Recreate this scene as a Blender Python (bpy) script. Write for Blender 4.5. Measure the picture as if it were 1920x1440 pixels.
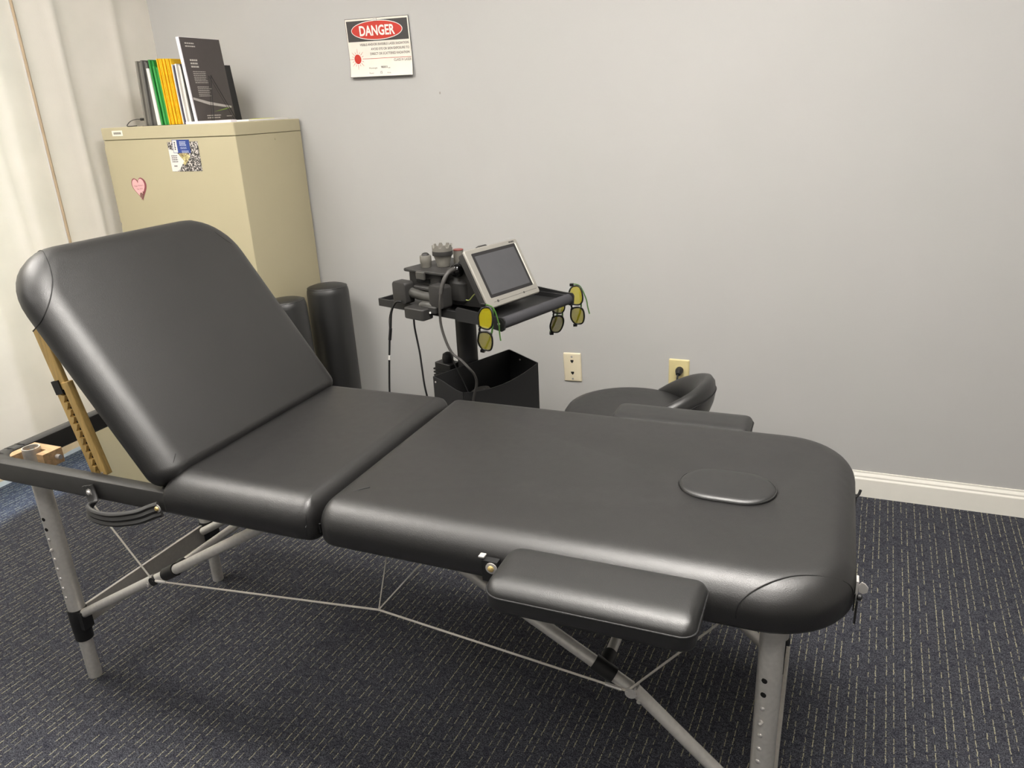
import bpy, math, random
from mathutils import Matrix, Vector
random.seed(7)
for o in list(bpy.data.objects): bpy.data.objects.remove(o)
SC = bpy.context.scene
COL = SC.collection
PI = math.pi
def lin(c):
    f = lambda v: (v/12.92 if v <= .04045 else ((v+.055)/1.055)**2.4)
    return tuple(f(x/255.) for x in c) + (1.,)

# ------------------------------------------------------------------ camera
cd = bpy.data.cameras.new('camera'); cam = bpy.data.objects.new('camera', cd); COL.objects.link(cam)
cd.sensor_width = 36.; cd.sensor_fit = 'HORIZONTAL'; cd.lens = 27.0; cd.clip_start = .02
yaw, pit, rol = -0.40684083, 0.35010934, -0.04883412
fw = Vector((math.sin(yaw)*math.cos(pit), math.cos(yaw)*math.cos(pit), -math.sin(pit)))
r0 = Vector((math.cos(yaw), -math.sin(yaw), 0)); u0 = r0.cross(fw)
rr = math.cos(rol)*r0 + math.sin(rol)*u0; uu = rr.cross(fw)
mw = Matrix((rr, uu, -fw)).transposed().to_4x4(); mw.translation = Vector((0, -2.66, 1.345))
cam.matrix_world = mw
SC.camera = cam

# ------------------------------------------------------------------ light and exposure
SC.view_settings.view_transform = 'Standard'; SC.view_settings.look = 'None'
SC.view_settings.gamma = 1.; SC.view_settings.use_curve_mapping = False
SC.view_settings.exposure = 0.30
wd = bpy.data.worlds.new('sky'); SC.world = wd; wd.use_nodes = True
wd.node_tree.nodes['Background'].inputs[0].default_value = (.62, .78, 1., 1); wd.node_tree.nodes['Background'].inputs[1].default_value = 1.0
WINDOW_POWER = 160.; LAMPS_E = [17., 29., 6., 10.]
LAMP_COLOR = (1., .955, .895, 1)
LAMPS = [(-2.2, -1.65), (-.15, -1.55), (-2.0, -3.1), (.1, -3.1)]
ld = bpy.data.lights.new('daylight', 'AREA'); lo = bpy.data.objects.new('daylight', ld); COL.objects.link(lo)
ld.shape = 'RECTANGLE'; ld.size = 1.3; ld.size_y = 1.7; ld.energy = WINDOW_POWER; ld.color = (.62, .78, 1.)
lo.location = (-3.25, -1.3, 1.35); lo.rotation_euler = (0, -PI/2, 0)

# ------------------------------------------------------------------ materials
class NT:
    def __init__(s, name):
        s.m = bpy.data.materials.new(name); s.m.use_nodes = True; s.t = s.m.node_tree
        s.b = s.t.nodes['Principled BSDF']
    def n(s, typ, **kw):
        x = s.t.nodes.new(typ)
        for k, v in kw.items(): setattr(x, k, v)
        return x
    def l(s, a, b): s.t.links.new(a, b)
    def math(s, op, a, b=None, c=None):
        x = s.n('ShaderNodeMath', operation=op)
        for i, v in enumerate((a, b, c)):
            if v is None: continue
            if isinstance(v, (int, float)): x.inputs[i].default_value = v
            else: s.l(v, x.inputs[i])
        return x.outputs[0]
    def mix(s, f, a, b):
        x = s.n('ShaderNodeMix', data_type='RGBA')
        if isinstance(f, (int, float)): x.inputs[0].default_value = f
        else: s.l(f, x.inputs[0])
        for i, v in ((6, a), (7, b)):
            if isinstance(v, tuple): x.inputs[i].default_value = v
            else: s.l(v, x.inputs[i])
        return x.outputs[2]
    def noise(s, scale, detail=2., rough=.5, vec=None):
        x = s.n('ShaderNodeTexNoise'); x.inputs['Scale'].default_value = scale
        x.inputs['Detail'].default_value = detail; x.inputs['Roughness'].default_value = rough
        if vec is None: vec = s.obj()
        s.l(vec, x.inputs['Vector']); return x.outputs['Fac']
    def obj(s):
        if not hasattr(s, 'tc'): s.tc = s.n('ShaderNodeTexCoord')
        return s.tc.outputs['Object']
    def ramp(s, f, a, b):
        x = s.n('ShaderNodeMapRange'); s.l(f, x.inputs[0]); x.inputs[1].default_value = a; x.inputs[2].default_value = b
        return x.outputs[0]
    def bump(s, h, strength, dist=.001):
        x = s.n('ShaderNodeBump'); x.inputs['Strength'].default_value = strength; x.inputs['Distance'].default_value = dist
        s.l(h, x.inputs['Height']); s.l(x.outputs[0], s.b.inputs['Normal'])
def M(name, c, rough=.5, metal=0., var=.06, vs=30., bump=0., bs=400., spec=.5, coat=0., bd=.001):
    t = NT(name); c = lin(c); b = t.b
    b.inputs['Roughness'].default_value = rough; b.inputs['Metallic'].default_value = metal
    b.inputs['Specular IOR Level'].default_value = spec; b.inputs['Coat Weight'].default_value = coat
    lo_ = tuple(x*(1-var) for x in c[:3]) + (1,); hi = tuple(min(1, x*(1+var)) for x in c[:3]) + (1,)
    t.l(t.mix(t.ramp(t.noise(vs, 3), .3, .7), lo_, hi), b.inputs['Base Color'])
    if bump: t.bump(t.noise(bs, 2), bump, bd)
    return t.m
def leather(name, c, rough, bs=800., bump=.32):
    t = NT(name); c = lin(c); b = t.b
    b.inputs['Specular IOR Level'].default_value = .95
    v = t.n('ShaderNodeTexVoronoi'); v.inputs['Scale'].default_value = bs; t.l(t.obj(), v.inputs['Vector'])
    n2 = t.noise(9., 3); n3 = t.noise(60., 3)
    t.l(t.mix(t.ramp(n2, .3, .7), tuple(x*.88 for x in c[:3])+(1,), tuple(x*1.12 for x in c[:3])+(1,)), b.inputs['Base Color'])
    t.l(t.math('ADD', t.math('MULTIPLY', n3, .08), rough-.04), b.inputs['Roughness'])
    h = t.math('ADD', v.outputs['Distance'], t.math('MULTIPLY', t.noise(25., 3), .5))
    t.bump(h, bump, .0005)
    return t.m
def glassy(name, c, alpha):
    t = NT(name); t.b.inputs['Base Color'].default_value = lin(c); t.b.inputs['Roughness'].default_value = .08
    t.b.inputs['Alpha'].default_value = alpha
    return t.m
def metal(name, c, rough):
    t = NT(name); b = t.b; b.inputs['Metallic'].default_value = .45
    cc = lin(c); t.l(t.mix(t.ramp(t.noise(120., 2), .3, .7), tuple(x*.9 for x in cc[:3])+(1,), cc), b.inputs['Base Color'])
    t.l(t.math('ADD', t.math('MULTIPLY', t.noise(50., 3), .15), rough-.07), b.inputs['Roughness'])
    return t.m
m_leather = leather('black_vinyl', (21, 20, 20), .42)
m_leather2 = leather('black_vinyl_smooth', (22, 22, 22), .43, 900., .25)
m_leatherR = leather('black_vinyl_frame', (29, 28, 27), .55, 900., .2)
m_thread = M('black_thread', (22, 22, 23), .5, bump=.4, bs=1500)
m_alu = metal('satin_aluminium', (214, 211, 206), .36)
m_alud = metal('aluminium_plate', (190, 186, 180), .5)
m_steel = metal('polished_steel', (215, 212, 208), .2)
m_brass = metal('brass_bolt', (205, 180, 120), .28)
m_cable = M('steel_cable', (214, 208, 198), .45, .2, bump=.6, bs=900)
m_blackp = M('black_plastic', (24, 24, 25), .5, bump=.1)
m_black = M('black_powder_coat', (31, 31, 32), .55, bump=.25, bs=900)
m_hole = M('dark_hole', (8, 8, 8), .9)
def wood(name, c, axis_scale):
    t = NT(name); c = lin(c); mp = t.n('ShaderNodeMapping'); mp.inputs['Scale'].default_value = axis_scale; t.l(t.obj(), mp.inputs[0])
    n = t.noise(30., 5, .6, mp.outputs[0])
    t.l(t.mix(t.ramp(n, .3, .7), tuple(x*.62 for x in c[:3])+(1,), c), t.b.inputs['Base Color']); t.b.inputs['Roughness'].default_value = .5
    t.bump(n, .15); return t.m
m_wood = wood('golden_wood', (220, 184, 114), (4, 4, .35))
m_woodp = wood('pale_wood', (226, 188, 142), (.6, 4, 4))
m_wall = M('grey_wall_paint', (181, 180, 178), .82, var=.015, vs=3., bump=.12, bs=160., spec=.25)
m_wallo = M('grey_wall_paint_left', (181, 180, 178), .82, var=.015, vs=3., bump=.12, bs=160., spec=.25)
m_ceil = M('white_ceiling', (222, 220, 214), .9, var=.02, bump=.3, bs=120.)
m_trim = M('white_trim_paint', (232, 229, 220), .45, var=.01)
m_cab = M('beige_enamel', (184, 175, 145), .5, var=.012, vs=8., bump=.08, bs=500.)
m_gap = M('cabinet_gap', (96, 88, 66), .8)
def curtain_mat():
    t = NT('cream_curtain'); b = t.b
    t.l(t.mix(t.ramp(t.noise(6., 3), .3, .7), lin((226, 222, 213)), lin((236, 231, 223))), b.inputs['Base Color'])
    b.inputs['Roughness'].default_value = .9; b.inputs['Specular IOR Level'].default_value = .15
    tr = t.n('ShaderNodeBsdfTranslucent'); tr.inputs[0].default_value = lin((230, 222, 205))
    mx = t.n('ShaderNodeMixShader'); mx.inputs[0].default_value = .18
    out = t.t.nodes['Material Output']
    t.bump(t.noise(260., 3), .25)
    t.l(b.outputs[0], mx.inputs[1]); t.l(tr.outputs[0], mx.inputs[2]); t.l(mx.outputs[0], out.inputs[0])
    return t.m
m_curt = curtain_mat()
m_edge = M('tan_edge_band', (182, 162, 136), .8)
m_hem = M('curtain_hem', (214, 196, 164), .85, bump=.3, bs=120.)
def carpet_mat():
    t = NT('navy_carpet'); b = t.b
    mp = t.n('ShaderNodeMapping'); mp.inputs['Rotation'].default_value = (0, 0, math.radians(2.4)); t.l(t.obj(), mp.inputs[0])
    wob = t.n('ShaderNodeTexNoise'); wob.inputs['Scale'].default_value = 90.; wob.inputs['Detail'].default_value = 2.; t.l(mp.outputs[0], wob.inputs['Vector'])
    sp = t.n('ShaderNodeSeparateXYZ'); t.l(mp.outputs[0], sp.inputs[0])
    x = t.math('ADD', sp.outputs[0], t.math('MULTIPLY', t.math('SUBTRACT', wob.outputs['Fac'], .5), .0035)); y = sp.outputs[1]
    q = t.math('DIVIDE', x, .04); fl = t.math('FLOOR', q); fr = t.math('SUBTRACT', q, fl)
    d1 = t.math('ABSOLUTE', t.math('SUBTRACT', fr, .25)); d2 = t.math('ABSOLUTE', t.math('SUBTRACT', fr, .65))
    second = t.math('LESS_THAN', d2, d1); d = t.math('MINIMUM', d1, d2)
    fine0 = t.noise(700., 2, .6, mp.outputs[0]); line = t.math('LESS_THAN', d, t.math('MULTIPLY', t.ramp(fine0, .3, .65), .042))
    idx = t.math('ADD', t.math('MULTIPLY', fl, 2.), second)
    wn0 = t.n('ShaderNodeTexWhiteNoise', noise_dimensions='1D'); t.l(idx, wn0.inputs['W'])
    ty = t.math('ADD', t.math('DIVIDE', y, .026), t.math('MULTIPLY', wn0.outputs[0], 17.)); tf = t.math('FLOOR', ty); tfr = t.math('SUBTRACT', ty, tf)
    cmb = t.n('ShaderNodeCombineXYZ'); t.l(idx, cmb.inputs[0]); t.l(tf, cmb.inputs[1])
    wn = t.n('ShaderNodeTexWhiteNoise', noise_dimensions='2D'); t.l(cmb.outputs[0], wn.inputs['Vector'])
    on = t.math('MULTIPLY', t.math('GREATER_THAN', wn.outputs[0], .15), t.math('LESS_THAN', tfr, t.math('ADD', t.math('MULTIPLY', wn.outputs[0], .35), .55)))
    fine = t.noise(380., 4, .75, mp.outputs[0]); mid = t.noise(130., 3, .6, mp.outputs[0])
    ck = t.n('ShaderNodeTexNoise'); ck.inputs['Scale'].default_value = 45.; ck.inputs['Detail'].default_value = 1.; t.l(mp.outputs[0], ck.inputs['Vector'])
    base = t.mix(t.ramp(fine, .40, .60), lin((13, 14, 18)), lin((98, 99, 107)))
    base = t.mix(t.math('MULTIPLY', t.ramp(mid, .45, .62), .55), base, lin((24, 26, 34)))
    base = t.mix(t.math('MULTIPLY', t.ramp(ck.outputs['Fac'], .5, .7), .35), base, lin((26, 27, 42)))
    amt = t.math('MULTIPLY', t.math('MULTIPLY', line, on), t.math('MULTIPLY', t.math('ADD', t.math('MULTIPLY', t.ramp(fine, .40, .6), .75), .2), t.math('ADD', t.math('MULTIPLY', wn.outputs[0], .6), .4)))
    base = t.mix(amt, base, lin((200, 194, 158)))
    t.l(base, b.inputs['Base Color']); b.inputs['Roughness'].default_value = .95; b.inputs['Specular IOR Level'].default_value = .1
    t.bump(t.math('ADD', fine, mid), .8, .002)
    return t.m
m_carpet = carpet_mat()

# ------------------------------------------------------------------ mesh helpers
class MB:
    def __init__(s): s.v = []; s.f = []
    def add(s, vs, fs, m=None):
        k = len(s.v); s.v += [(m @ Vector(p)) if m else Vector(p) for p in vs]
        s.f += [tuple(i+k for i in f) for f in fs]; return s
    def loops(s, L, m=None, cap0=True, cap1=True, closed=True):
        n = len(L[0]); vs = [p for l in L for p in l]; fs = []
        for a in range(len(L)-1):
            for i in range(n if closed else n-1):
                j = (i+1) % n; fs.append((a*n+i, a*n+j, (a+1)*n+j, (a+1)*n+i))
        if cap0: fs.append(tuple(reversed(range(n))))
        if cap1: fs.append(tuple(range((len(L)-1)*n, len(L)*n)))
        return s.add(vs, fs, m)
    def slab(s, x0, x1, y0, y1, z0, z1, r=.004, c=.002, n=3, m=None):
        R = [r]*4
        return s.loops([[(x, y, z) for x, y in rrect(x0+i, x1-i, y0+i, y1-i, [max(q-i, .0004) for q in R], n)]
                        for i, z in ((c, z0), (0, z0+c), (0, z1-c), (c, z1))], m)
    def box(s, x0, x1, y0, y1, z0, z1, m=None):
        vs = [(x, y, z) for z in (z0, z1) for x, y in ((x0, y0), (x1, y0), (x1, y1), (x0, y1))]
        return s.add(vs, [(3, 2, 1, 0), (4, 5, 6, 7), (0, 1, 5, 4), (1, 2, 6, 5), (2, 3, 7, 6), (3, 0, 4, 7)], m)
    def tube(s, pts, r, n=12, m=None, cap=True, flat=None):
        P = [Vector(p) for p in pts]; R = r if isinstance(r, (list, tuple)) else [r]*len(P)
        L = []; up = None
        for i, p in enumerate(P):
            t = (P[min(i+1, len(P)-1)] - P[max(i-1, 0)]).normalized()
            if up is None: up = Vector((0, 0, 1)) if abs(t.z) < .9 else Vector((0, 1, 0))
            a = t.cross(up); a = a.normalized() if a.length > 1e-6 else t.orthogonal().normalized()
            b = a.cross(t); up = b
            fl = flat or 1.
            L.append([p + (a*math.cos(2*PI*k/n) + b*math.sin(2*PI*k/n)*fl)*R[i] for k in range(n)])
        return s.loops([list(reversed(l)) for l in L], m, cap, cap)
    def lathe(s, prof, n=24, m=None, cap0=True, cap1=True):
        return s.loops([[(r*math.cos(2*PI*k/n), r*math.sin(2*PI*k/n), z) for k in range(n)] for r, z in prof], m, cap0, cap1)
    def prism(s, out, z0, z1, m=None):
        return s.loops([[(x, y, z) for x, y in out] for z in (z0, z1)], m)
def rrect(x0, x1, y0, y1, R, n=6):
    # corner order: (x1,y1) (x0,y1) (x0,y0) (x1,y0)
    if not isinstance(R, (list, tuple)): R = [R]*4
    out = []
    for k, (cx, cy, sx, sy) in enumerate(((x1, y1, 1, 1), (x0, y1, -1, 1), (x0, y0, -1, -1), (x1, y0, 1, -1))):
        r = R[k]
        for i in range(n+1):
            a = PI/2*k + PI/2*i/n
            out.append((cx - sx*r + r*math.cos(a), cy - sy*r + r*math.sin(a)))
    return out
def root_of(o):
    while o.parent: o = o.parent
    return o
ROOTS = {}
def obj(name, mb, mat, parent=None, smooth=40., kind=None, label=None, local=False):
    me = bpy.data.meshes.new(name); vs = mb.v
    if parent is not None and not local:
        inv = ROOTS.get(root_of(parent).name, Matrix()).inverted(); vs = [inv @ p for p in vs]
    me.from_pydata([tuple(p) for p in vs], [], mb.f); me.update()
    mats = mat if isinstance(mat, (list, tuple)) else [mat]
    for m in mats: me.materials.append(m)
    if smooth:
        for p in me.polygons: p.use_smooth = True
        me.set_sharp_from_angle(angle=math.radians(smooth))
    o = bpy.data.objects.new(name, me); COL.objects.link(o)
    if parent is not None: o.parent = parent
    if kind: o['kind'] = kind
    if label: o['label'] = label
    return o
def thing(name, label, cat, loc=(0, 0, 0), rotz=0., group=None):
    o = bpy.data.objects.new(name, None); COL.objects.link(o); o.empty_display_size = .05
    o.location = loc; o.rotation_euler = (0, 0, rotz); o['label'] = label; o['category'] = cat
    if group: o['group'] = group
    ROOTS[o.name] = Matrix.Translation(loc) @ Matrix.Rotation(rotz, 4, 'Z')
    return o
def tag(o, label, cat, group=None):
    o['label'] = label; o['category'] = cat
    if group: o['group'] = group
    return o
def dup(o, parent=None):
    c = o.copy(); COL.objects.link(c); c.parent = parent
    for ch in list(o.children): dup(ch, c)
    return c
def struct(name, mb, mat, parent=None, smooth=30.):
    return obj(name, mb, mat, parent, smooth, kind='structure')
def arc(pts, n=8):
    # Catmull-Rom through points
    P = [Vector(p) for p in pts]; out = []
    for i in range(len(P)-1):
        p0, p1, p2, p3 = P[max(i-1, 0)], P[i], P[i+1], P[min(i+2, len(P)-1)]
        for k in range(n):
            t = k/n
            out.append(.5*((2*p1) + (p2-p0)*t + (2*p0-5*p1+4*p2-p3)*t*t + (3*p1-p0-3*p2+p3)*t**3))
    return out + [P[-1]]
def text(mb, s, size, x, y, m, depth=.0004, bold=0., sx=1., align='LEFT', zf=None):
    cu = bpy.data.curves.new('t', 'FONT'); cu.body = s; cu.size = size; cu.align_x = align; cu.offset = bold; cu.extrude = 0; cu.resolution_u = 3
    o = bpy.data.objects.new('t', cu); COL.objects.link(o)
    me = bpy.data.meshes.new_from_object(o, depsgraph=bpy.context.evaluated_depsgraph_get())
    mb.add([(v.co.x*sx + x, v.co.y + y, depth + (zf(v.co.y + y) if zf else 0)) for v in me.vertices], [tuple(p.vertices) for p in me.polygons], m)
    bpy.data.objects.remove(o); bpy.data.curves.remove(cu); bpy.data.meshes.remove(me)
def align_z(a, b):
    a, b = Vector(a), Vector(b); z = (b-a).normalized()
    return Matrix.Translation(a) @ z.to_track_quat('Z', 'Y').to_matrix().to_4x4()

# ------------------------------------------------------------------ room shell
XL, XR, YF, ZC = -3.0, 2.3, -4.7, 2.62
struct('floor', MB().box(XL-.1, XR+.1, YF-.1, .1, -.05, 0), m_carpet)
struct('ceiling', MB().box(XL-.1, XR+.1, YF-.1, .1, ZC, ZC+.05), m_ceil)
struct('wall_back', MB().box(XL-.1, XR+.1, 0, .1, 0, ZC), m_wall)
struct('wall_right', MB().box(XR, XR+.1, YF, 0, 0, ZC), m_wall)
struct('wall_front', MB().box(XL-.1, XR+.1, YF-.1, YF, 0, ZC), m_wall)
w = MB(); w.box(XL-.1, XL, YF, -2.0, 0, ZC); w.box(XL-.1, XL, -.6, 0, 0, ZC); w.box(XL-.1, XL, -2.0, -.6, 0, .45); w.box(XL-.1, XL, -2.0, -.6, 2.25, ZC)
struct('wall_left', w, m_wallo)
wf = MB()
for a in ((-2.0, -1.95, .45, 2.25), (-.65, -.6, .45, 2.25), (-1.95, -.65, .45, .5), (-1.95, -.65, 2.2, 2.25), (-1.95, -.65, 1.33, 1.37)):
    wf.box(XL-.07, XL-.02, a[0], a[1], a[2], a[3])
wn_ = struct('window_1', wf, m_trim)
obj('pane', MB().box(XL-.047, XL-.043, -1.95, -.65, .5, 2.2), glassy('clear_pane', (235, 242, 245), .08), wn_)
def baseboard(name, m, L):
    b = MB(); prof = [(0, 0), (-.013, 0), (-.013, .066), (-.011, .070), (-.0095, .072), (-.0095, .078), (-.0075, .082), (-.0045, .087), (-.004, .093), (0, .093)]
    b.loops([[(x, d, z) for d, z in prof] for x in (0, L)], m); return struct(name, b, m_trim, smooth=25)
baseboard('baseboard_back', Matrix.Translation((XL, 0, 0)), XR-XL)
baseboard('baseboard_right', Matrix.Translation((XR, 0, 0)) @ Matrix.Rotation(-PI/2, 4, 'Z'), -YF)
baseboard('baseboard_left', Matrix.Translation((XL, YF, 0)) @ Matrix.Rotation(PI/2, 4, 'Z'), -YF)
for i, (x, y) in enumerate(LAMPS):
    t = NT('lamp_diffuser'); t.b.inputs['Base Color'].default_value = (.9, .9, .9, 1)
    t.b.inputs['Emission Color'].default_value = LAMP_COLOR; t.b.inputs['Emission Strength'].default_value = LAMPS_E[i]
    m_lamp = t.m
    L = thing('ceiling_light', ['white fluorescent ceiling panel above the raised backrest', 'white fluorescent ceiling panel above the foot of the table', 'white fluorescent ceiling panel behind the camera, window side', 'white fluorescent ceiling panel behind the camera, right side'][i], 'lamp', (x, y, ZC), group='ceiling panels out of frame')
    fr = MB()
    for a in ((-.62, .62, -.32, -.30), (-.62, .62, .30, .32), (-.62, -.60, -.30, .30), (.60, .62, -.30, .30)): fr.box(x+a[0], x+a[1], y+a[2], y+a[3], ZC-.03, ZC)
    obj('frame', fr, m_trim, L)
    obj('diffuser', MB().box(x-.60, x+.60, y-.30, y+.30, ZC-.02, ZC-.002), m_lamp, L)

# ------------------------------------------------------------------ curtains
def curtain_x(y, z):
    k = 1. - .25*z/1.8
    def ridge(c, w_l, w_r, h):
        d = y - c
        return h*max(0, 1 - abs(d)/(w_l if d < 0 else w_r))**1.3
    x = -2.775 + .085*max(0, (y+.56)/.56)
    x += ridge(-.16, .10, .035, .008) + ridge(-.395, .12, .04, .012)*k + ridge(-.66, .10, .16, .02) + ridge(-.90, .17, .22, .055)*k
    x += ridge(-1.25, .14, .2, .05) + ridge(-1.55, .16, .2, .06) + ridge(-1.85, .15, .2, .05) + ridge(-2.1, .15, .2, .05)
    x += .006*math.sin(9*y+1.3*z)
    x += ridge(-.385-.02*(z-1), .03, .012, .006) + ridge(-.165, .03, .012, .005) + ridge(-.72-.05*(z-1), .05, .03, .010)
    return x
def curtain(y0, y1, label):
    c = thing('curtain', label, 'curtain', (-2.75, (y0+y1)/2, .12), group='window curtains')
    n = max(12, int(abs(y1-y0)/.012)); zs = [.15 + (2.55-.15)*i/24 for i in range(25)]
    def sheet(zz, t, dx=0.):
        b = MB()
        for side in (0, 1):
            vs = [(curtain_x(y0+(y1-y0)*j/n, z) + dx - (t if side else 0), y0+(y1-y0)*j/n, z) for z in zz for j in range(n+1)]
            fs = [(i*(n+1)+j, i*(n+1)+j+1, (i+1)*(n+1)+j+1, (i+1)*(n+1)+j) for i in range(len(zz)-1) for j in range(n)]
            if side: fs = [tuple(reversed(f)) for f in fs]
            b.add(vs, fs)
        return b
    obj('panel', sheet(zs, .0015), m_curt, c, 60)
    obj('hem', sheet([.118, .122, .152, .156], .006, .0025), m_hem, c, 60)
    return c
cu1 = curtain(.0, -.5415, 'cream curtain panel hanging in the corner behind the file cabinet')
cu2 = curtain(-.5465, -2.35, 'wide cream curtain panel left of the raised black backrest')
e = MB(); zs = [.15+.1*i for i in range(25)]
e.tube([(curtain_x(-.5425, z)+.006, -.5425, z) for z in zs], .0055, 6)
obj('edge_band', e, m_edge, cu2, label='tan edge band')
rod = thing('curtain_rod', 'white curtain rod above the cream curtains', 'rod', (-2.76, -1.2, 2.57))
obj('pole', MB().tube([(-2.76, -2.4, 2.575), (-2.76, -.02, 2.575)], .014, 12), m_trim, rod)
for y in (-2.3, -1.2, -.1): obj('bracket', MB().box(XL, -2.75, y-.01, y+.01, 2.565, 2.585), m_trim, rod)

# ------------------------------------------------------------------ massage table
T = thing('massage_table', 'black folding massage table with raised backrest and silver legs on the carpet', 'massage table', (-.84, -1.375, 0))
Y0, Y1, ZB, ZT = -1.675, -1.075, .600, .676
def sdf(x, y, x0, x1, y0, y1, R):
    cx, cy = (x0+x1)/2, (y0+y1)/2
    r = R[0 if (x > cx and y > cy) else 1 if y > cy else 2 if x <= cx else 3]
    qx = abs(x-cx) - (x1-x0)/2 + r; qy = abs(y-cy) - (y1-y0)/2 + r
    return -(min(max(qx, qy), 0) + math.hypot(max(qx, 0), max(qy, 0)) - r)
class Cushion:
    def __init__(s, x0, x1, y0, y1, R, zb, zt, rh, rv, k=(1, 1, 1, 1), K=9, hole=None, n=10, crown=0.):
        s.a = (x0, x1, y0, y1); s.R = R; s.zb, s.zt, s.rh, s.rv, s.k = zb, zt, rh, rv, k
        def lp(ins, z):
            return [(x, y, z) for x, y in rrect(x0+ins*k[0], x1-ins*k[1], y0+ins*k[2], y1-ins*k[3], [max(q-ins*.8, .012) for q in R], n)]
        L = [lp(.012, zb-.001), lp(.004, zb), lp(0, zb+.006)]
        for i in range(K+1):
            a = PI/2*i/K; L.append(lp(rh*(1-math.cos(a)), zt-rv + rv*math.sin(a)))
        s.mb = MB()
        if not hole: s.mb.loops(L)
        else:
            hx0, hx1, hy0, hy1 = hole; N = len(L[0])
            s.mb.loops(L, cap1=False); base = (len(L)-1)*N
            hr = (hy1-hy0)/2
            for ins, z in ((0, zt), (.003, zt-.001), (.006, zt-.005), (.007, zt-.03)):
                k0 = len(s.mb.v); pts = rrect(hx0+ins, hx1-ins, hy0+ins, hy1-ins, hr-ins, n)
                s.mb.v += [Vector((x, y, z)) for x, y in pts]
                s.mb.f += [(base+i, base+(i+1) % N, k0+(i+1) % N, k0+i) for i in range(N)]; base = k0
            s.mb.f.append(tuple(range(base, base+N)))
    def z(s, x, y):
        d = sdf(x, y, *s.a, s.R)
        if d >= s.rh: return s.zt
        d = max(d, 0); return s.zt - s.rv + s.rv*math.sqrt(max(0, 1-((s.rh-d)/s.rh)**2))
def seam(cu, plan, parent, tail0=0., tail1=0., r=.0012, m=None):
    P = arc(plan, 10); pts = [Vector((p.x, p.y, cu.z(p.x, p.y)+.0004)) for p in P]
    for tl, at0 in ((tail0, True), (tail1, False)):
        if tl:
            e_ = pts[0] if at0 else pts[-1]; q = [Vector((e_.x, e_.y, e_.z - tl*i/5)) for i in range(1, 6)]
            pts = list(reversed(q)) + pts if at0 else pts + q
    return obj('seam', MB().tube(pts, r, 6, m), m_thread, parent)
# foot section
RF = [.135, .03, .045, .135]
cf = Cushion(-.838, .078, Y0, Y1, RF, ZB, ZT, .062, .046, (.5, .75, 1, .8), hole=(-.228, -.052, -1.438, -1.312))
foot = obj('foot_cushion', cf.mb, m_leather, T, 50)
seam(cf, [(.076, -1.575), (.04, -1.598), (-.01, -1.622), (-.05, -1.65), (-.085, -1.675)], foot, .03, .012)
seam(cf, [(.076, -1.175), (.04, -1.152), (-.01, -1.128), (-.05, -1.10), (-.085, -1.0755)], foot, .03, .012)
seam(cf, [(-.835, -1.655), (-.82, -1.635), (-.795, -1.60), (-.77, -1.575)], foot, .018, 0)
# oval plug
pl = MB()
def stad(i, z): return [(x, y, z) for x, y in rrect(-.2255+i, -.0545-i, -1.4355+i, -1.3145-i, .0605-i, 10)]
pl.loops([stad(.002, .648), stad(0, .652), stad(0, .674), stad(.0012, .6775), stad(.004, .6802), stad(.009, .6820), stad(.018, .6828)])
plug = obj('face_hole_plug', pl, m_leather2, T, 50)
obj('piping', MB().tube([Vector(p) for p in stad(.001, .6778)] + [Vector(stad(.001, .6778)[0])], .0016, 6), m_leather2, plug)
# seat section
cs = Cushion(-1.205, -.846, Y0, Y1, [.03, .012, .012, .03], ZB, ZT, .060, .046, (.45, .5, 1, .8))
seat = obj('seat_cushion', cs.mb, m_leather, T, 50)
seam(cs, [(-.878, -1.618), (-.868, -1.64), (-.858, -1.66), (-.852, -1.6735)], seat, 0, .018)
seam(cs, [(-1.15, -1.605), (-1.175, -1.635), (-1.197, -1.662)], seat, 0, .01)
ub = MB(); ub.slab(-1.195, -.85, Y0+.02, Y1-.02, .588, .600, .02); ub.slab(-.83, .06, Y0+.02, Y1-.02, .588, .600, .11, n=6)
obj('underside_board', ub, m_black, T)
# raised backrest (local: x up the panel, z out of its front)
A = math.radians(55.); HX, HZ = -1.205, .648
MBk = Matrix(((-math.cos(A), 0, math.sin(A), HX), (0, 1, 0, 0), (math.sin(A), 0, math.cos(A), HZ), (0, 0, 0, 1)))
cb = Cushion(.0, .552, Y0, Y1, [.125, .04, .04, .125], -.012, .046, .060, .040, (.4, .8, 1, .8))
# local x increases up; mirror keeps faces outward
bk = MB(); bk.add([(p.x, p.y, p.z) for p in cb.mb.v], [tuple(reversed(f)) for f in cb.mb.f], MBk)
back = obj('backrest', bk, m_leather, T, 50)
seam(cb, [(.550, -1.575), (.52, -1.592), (.47, -1.615), (.43, -1.645), (.40, -1.6745)], back, .02, .03, .0013, MBk)
seam(cb, [(.550, -1.175), (.52, -1.158), (.47, -1.135), (.43, -1.105), (.40, -1.076)], back, .02, .03, .0013, MBk)
seam(cb, [(.045, -1.625), (.03, -1.642), (.016, -1.662)], back, 0, 0, .0011, MBk)
bb = MB(); bb.slab(.01, .53, Y0+.02, Y1-.02, -.024, -.012, .09, n=6, m=MBk)
obj('backrest_board', bb, m_black, T)
for y in (-1.55, -1.2): obj('hinge', MB().tube([(-1.207, y-.04, .647), (-1.207, y+.04, .647)], .007, 10), m_steel, T)
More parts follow.
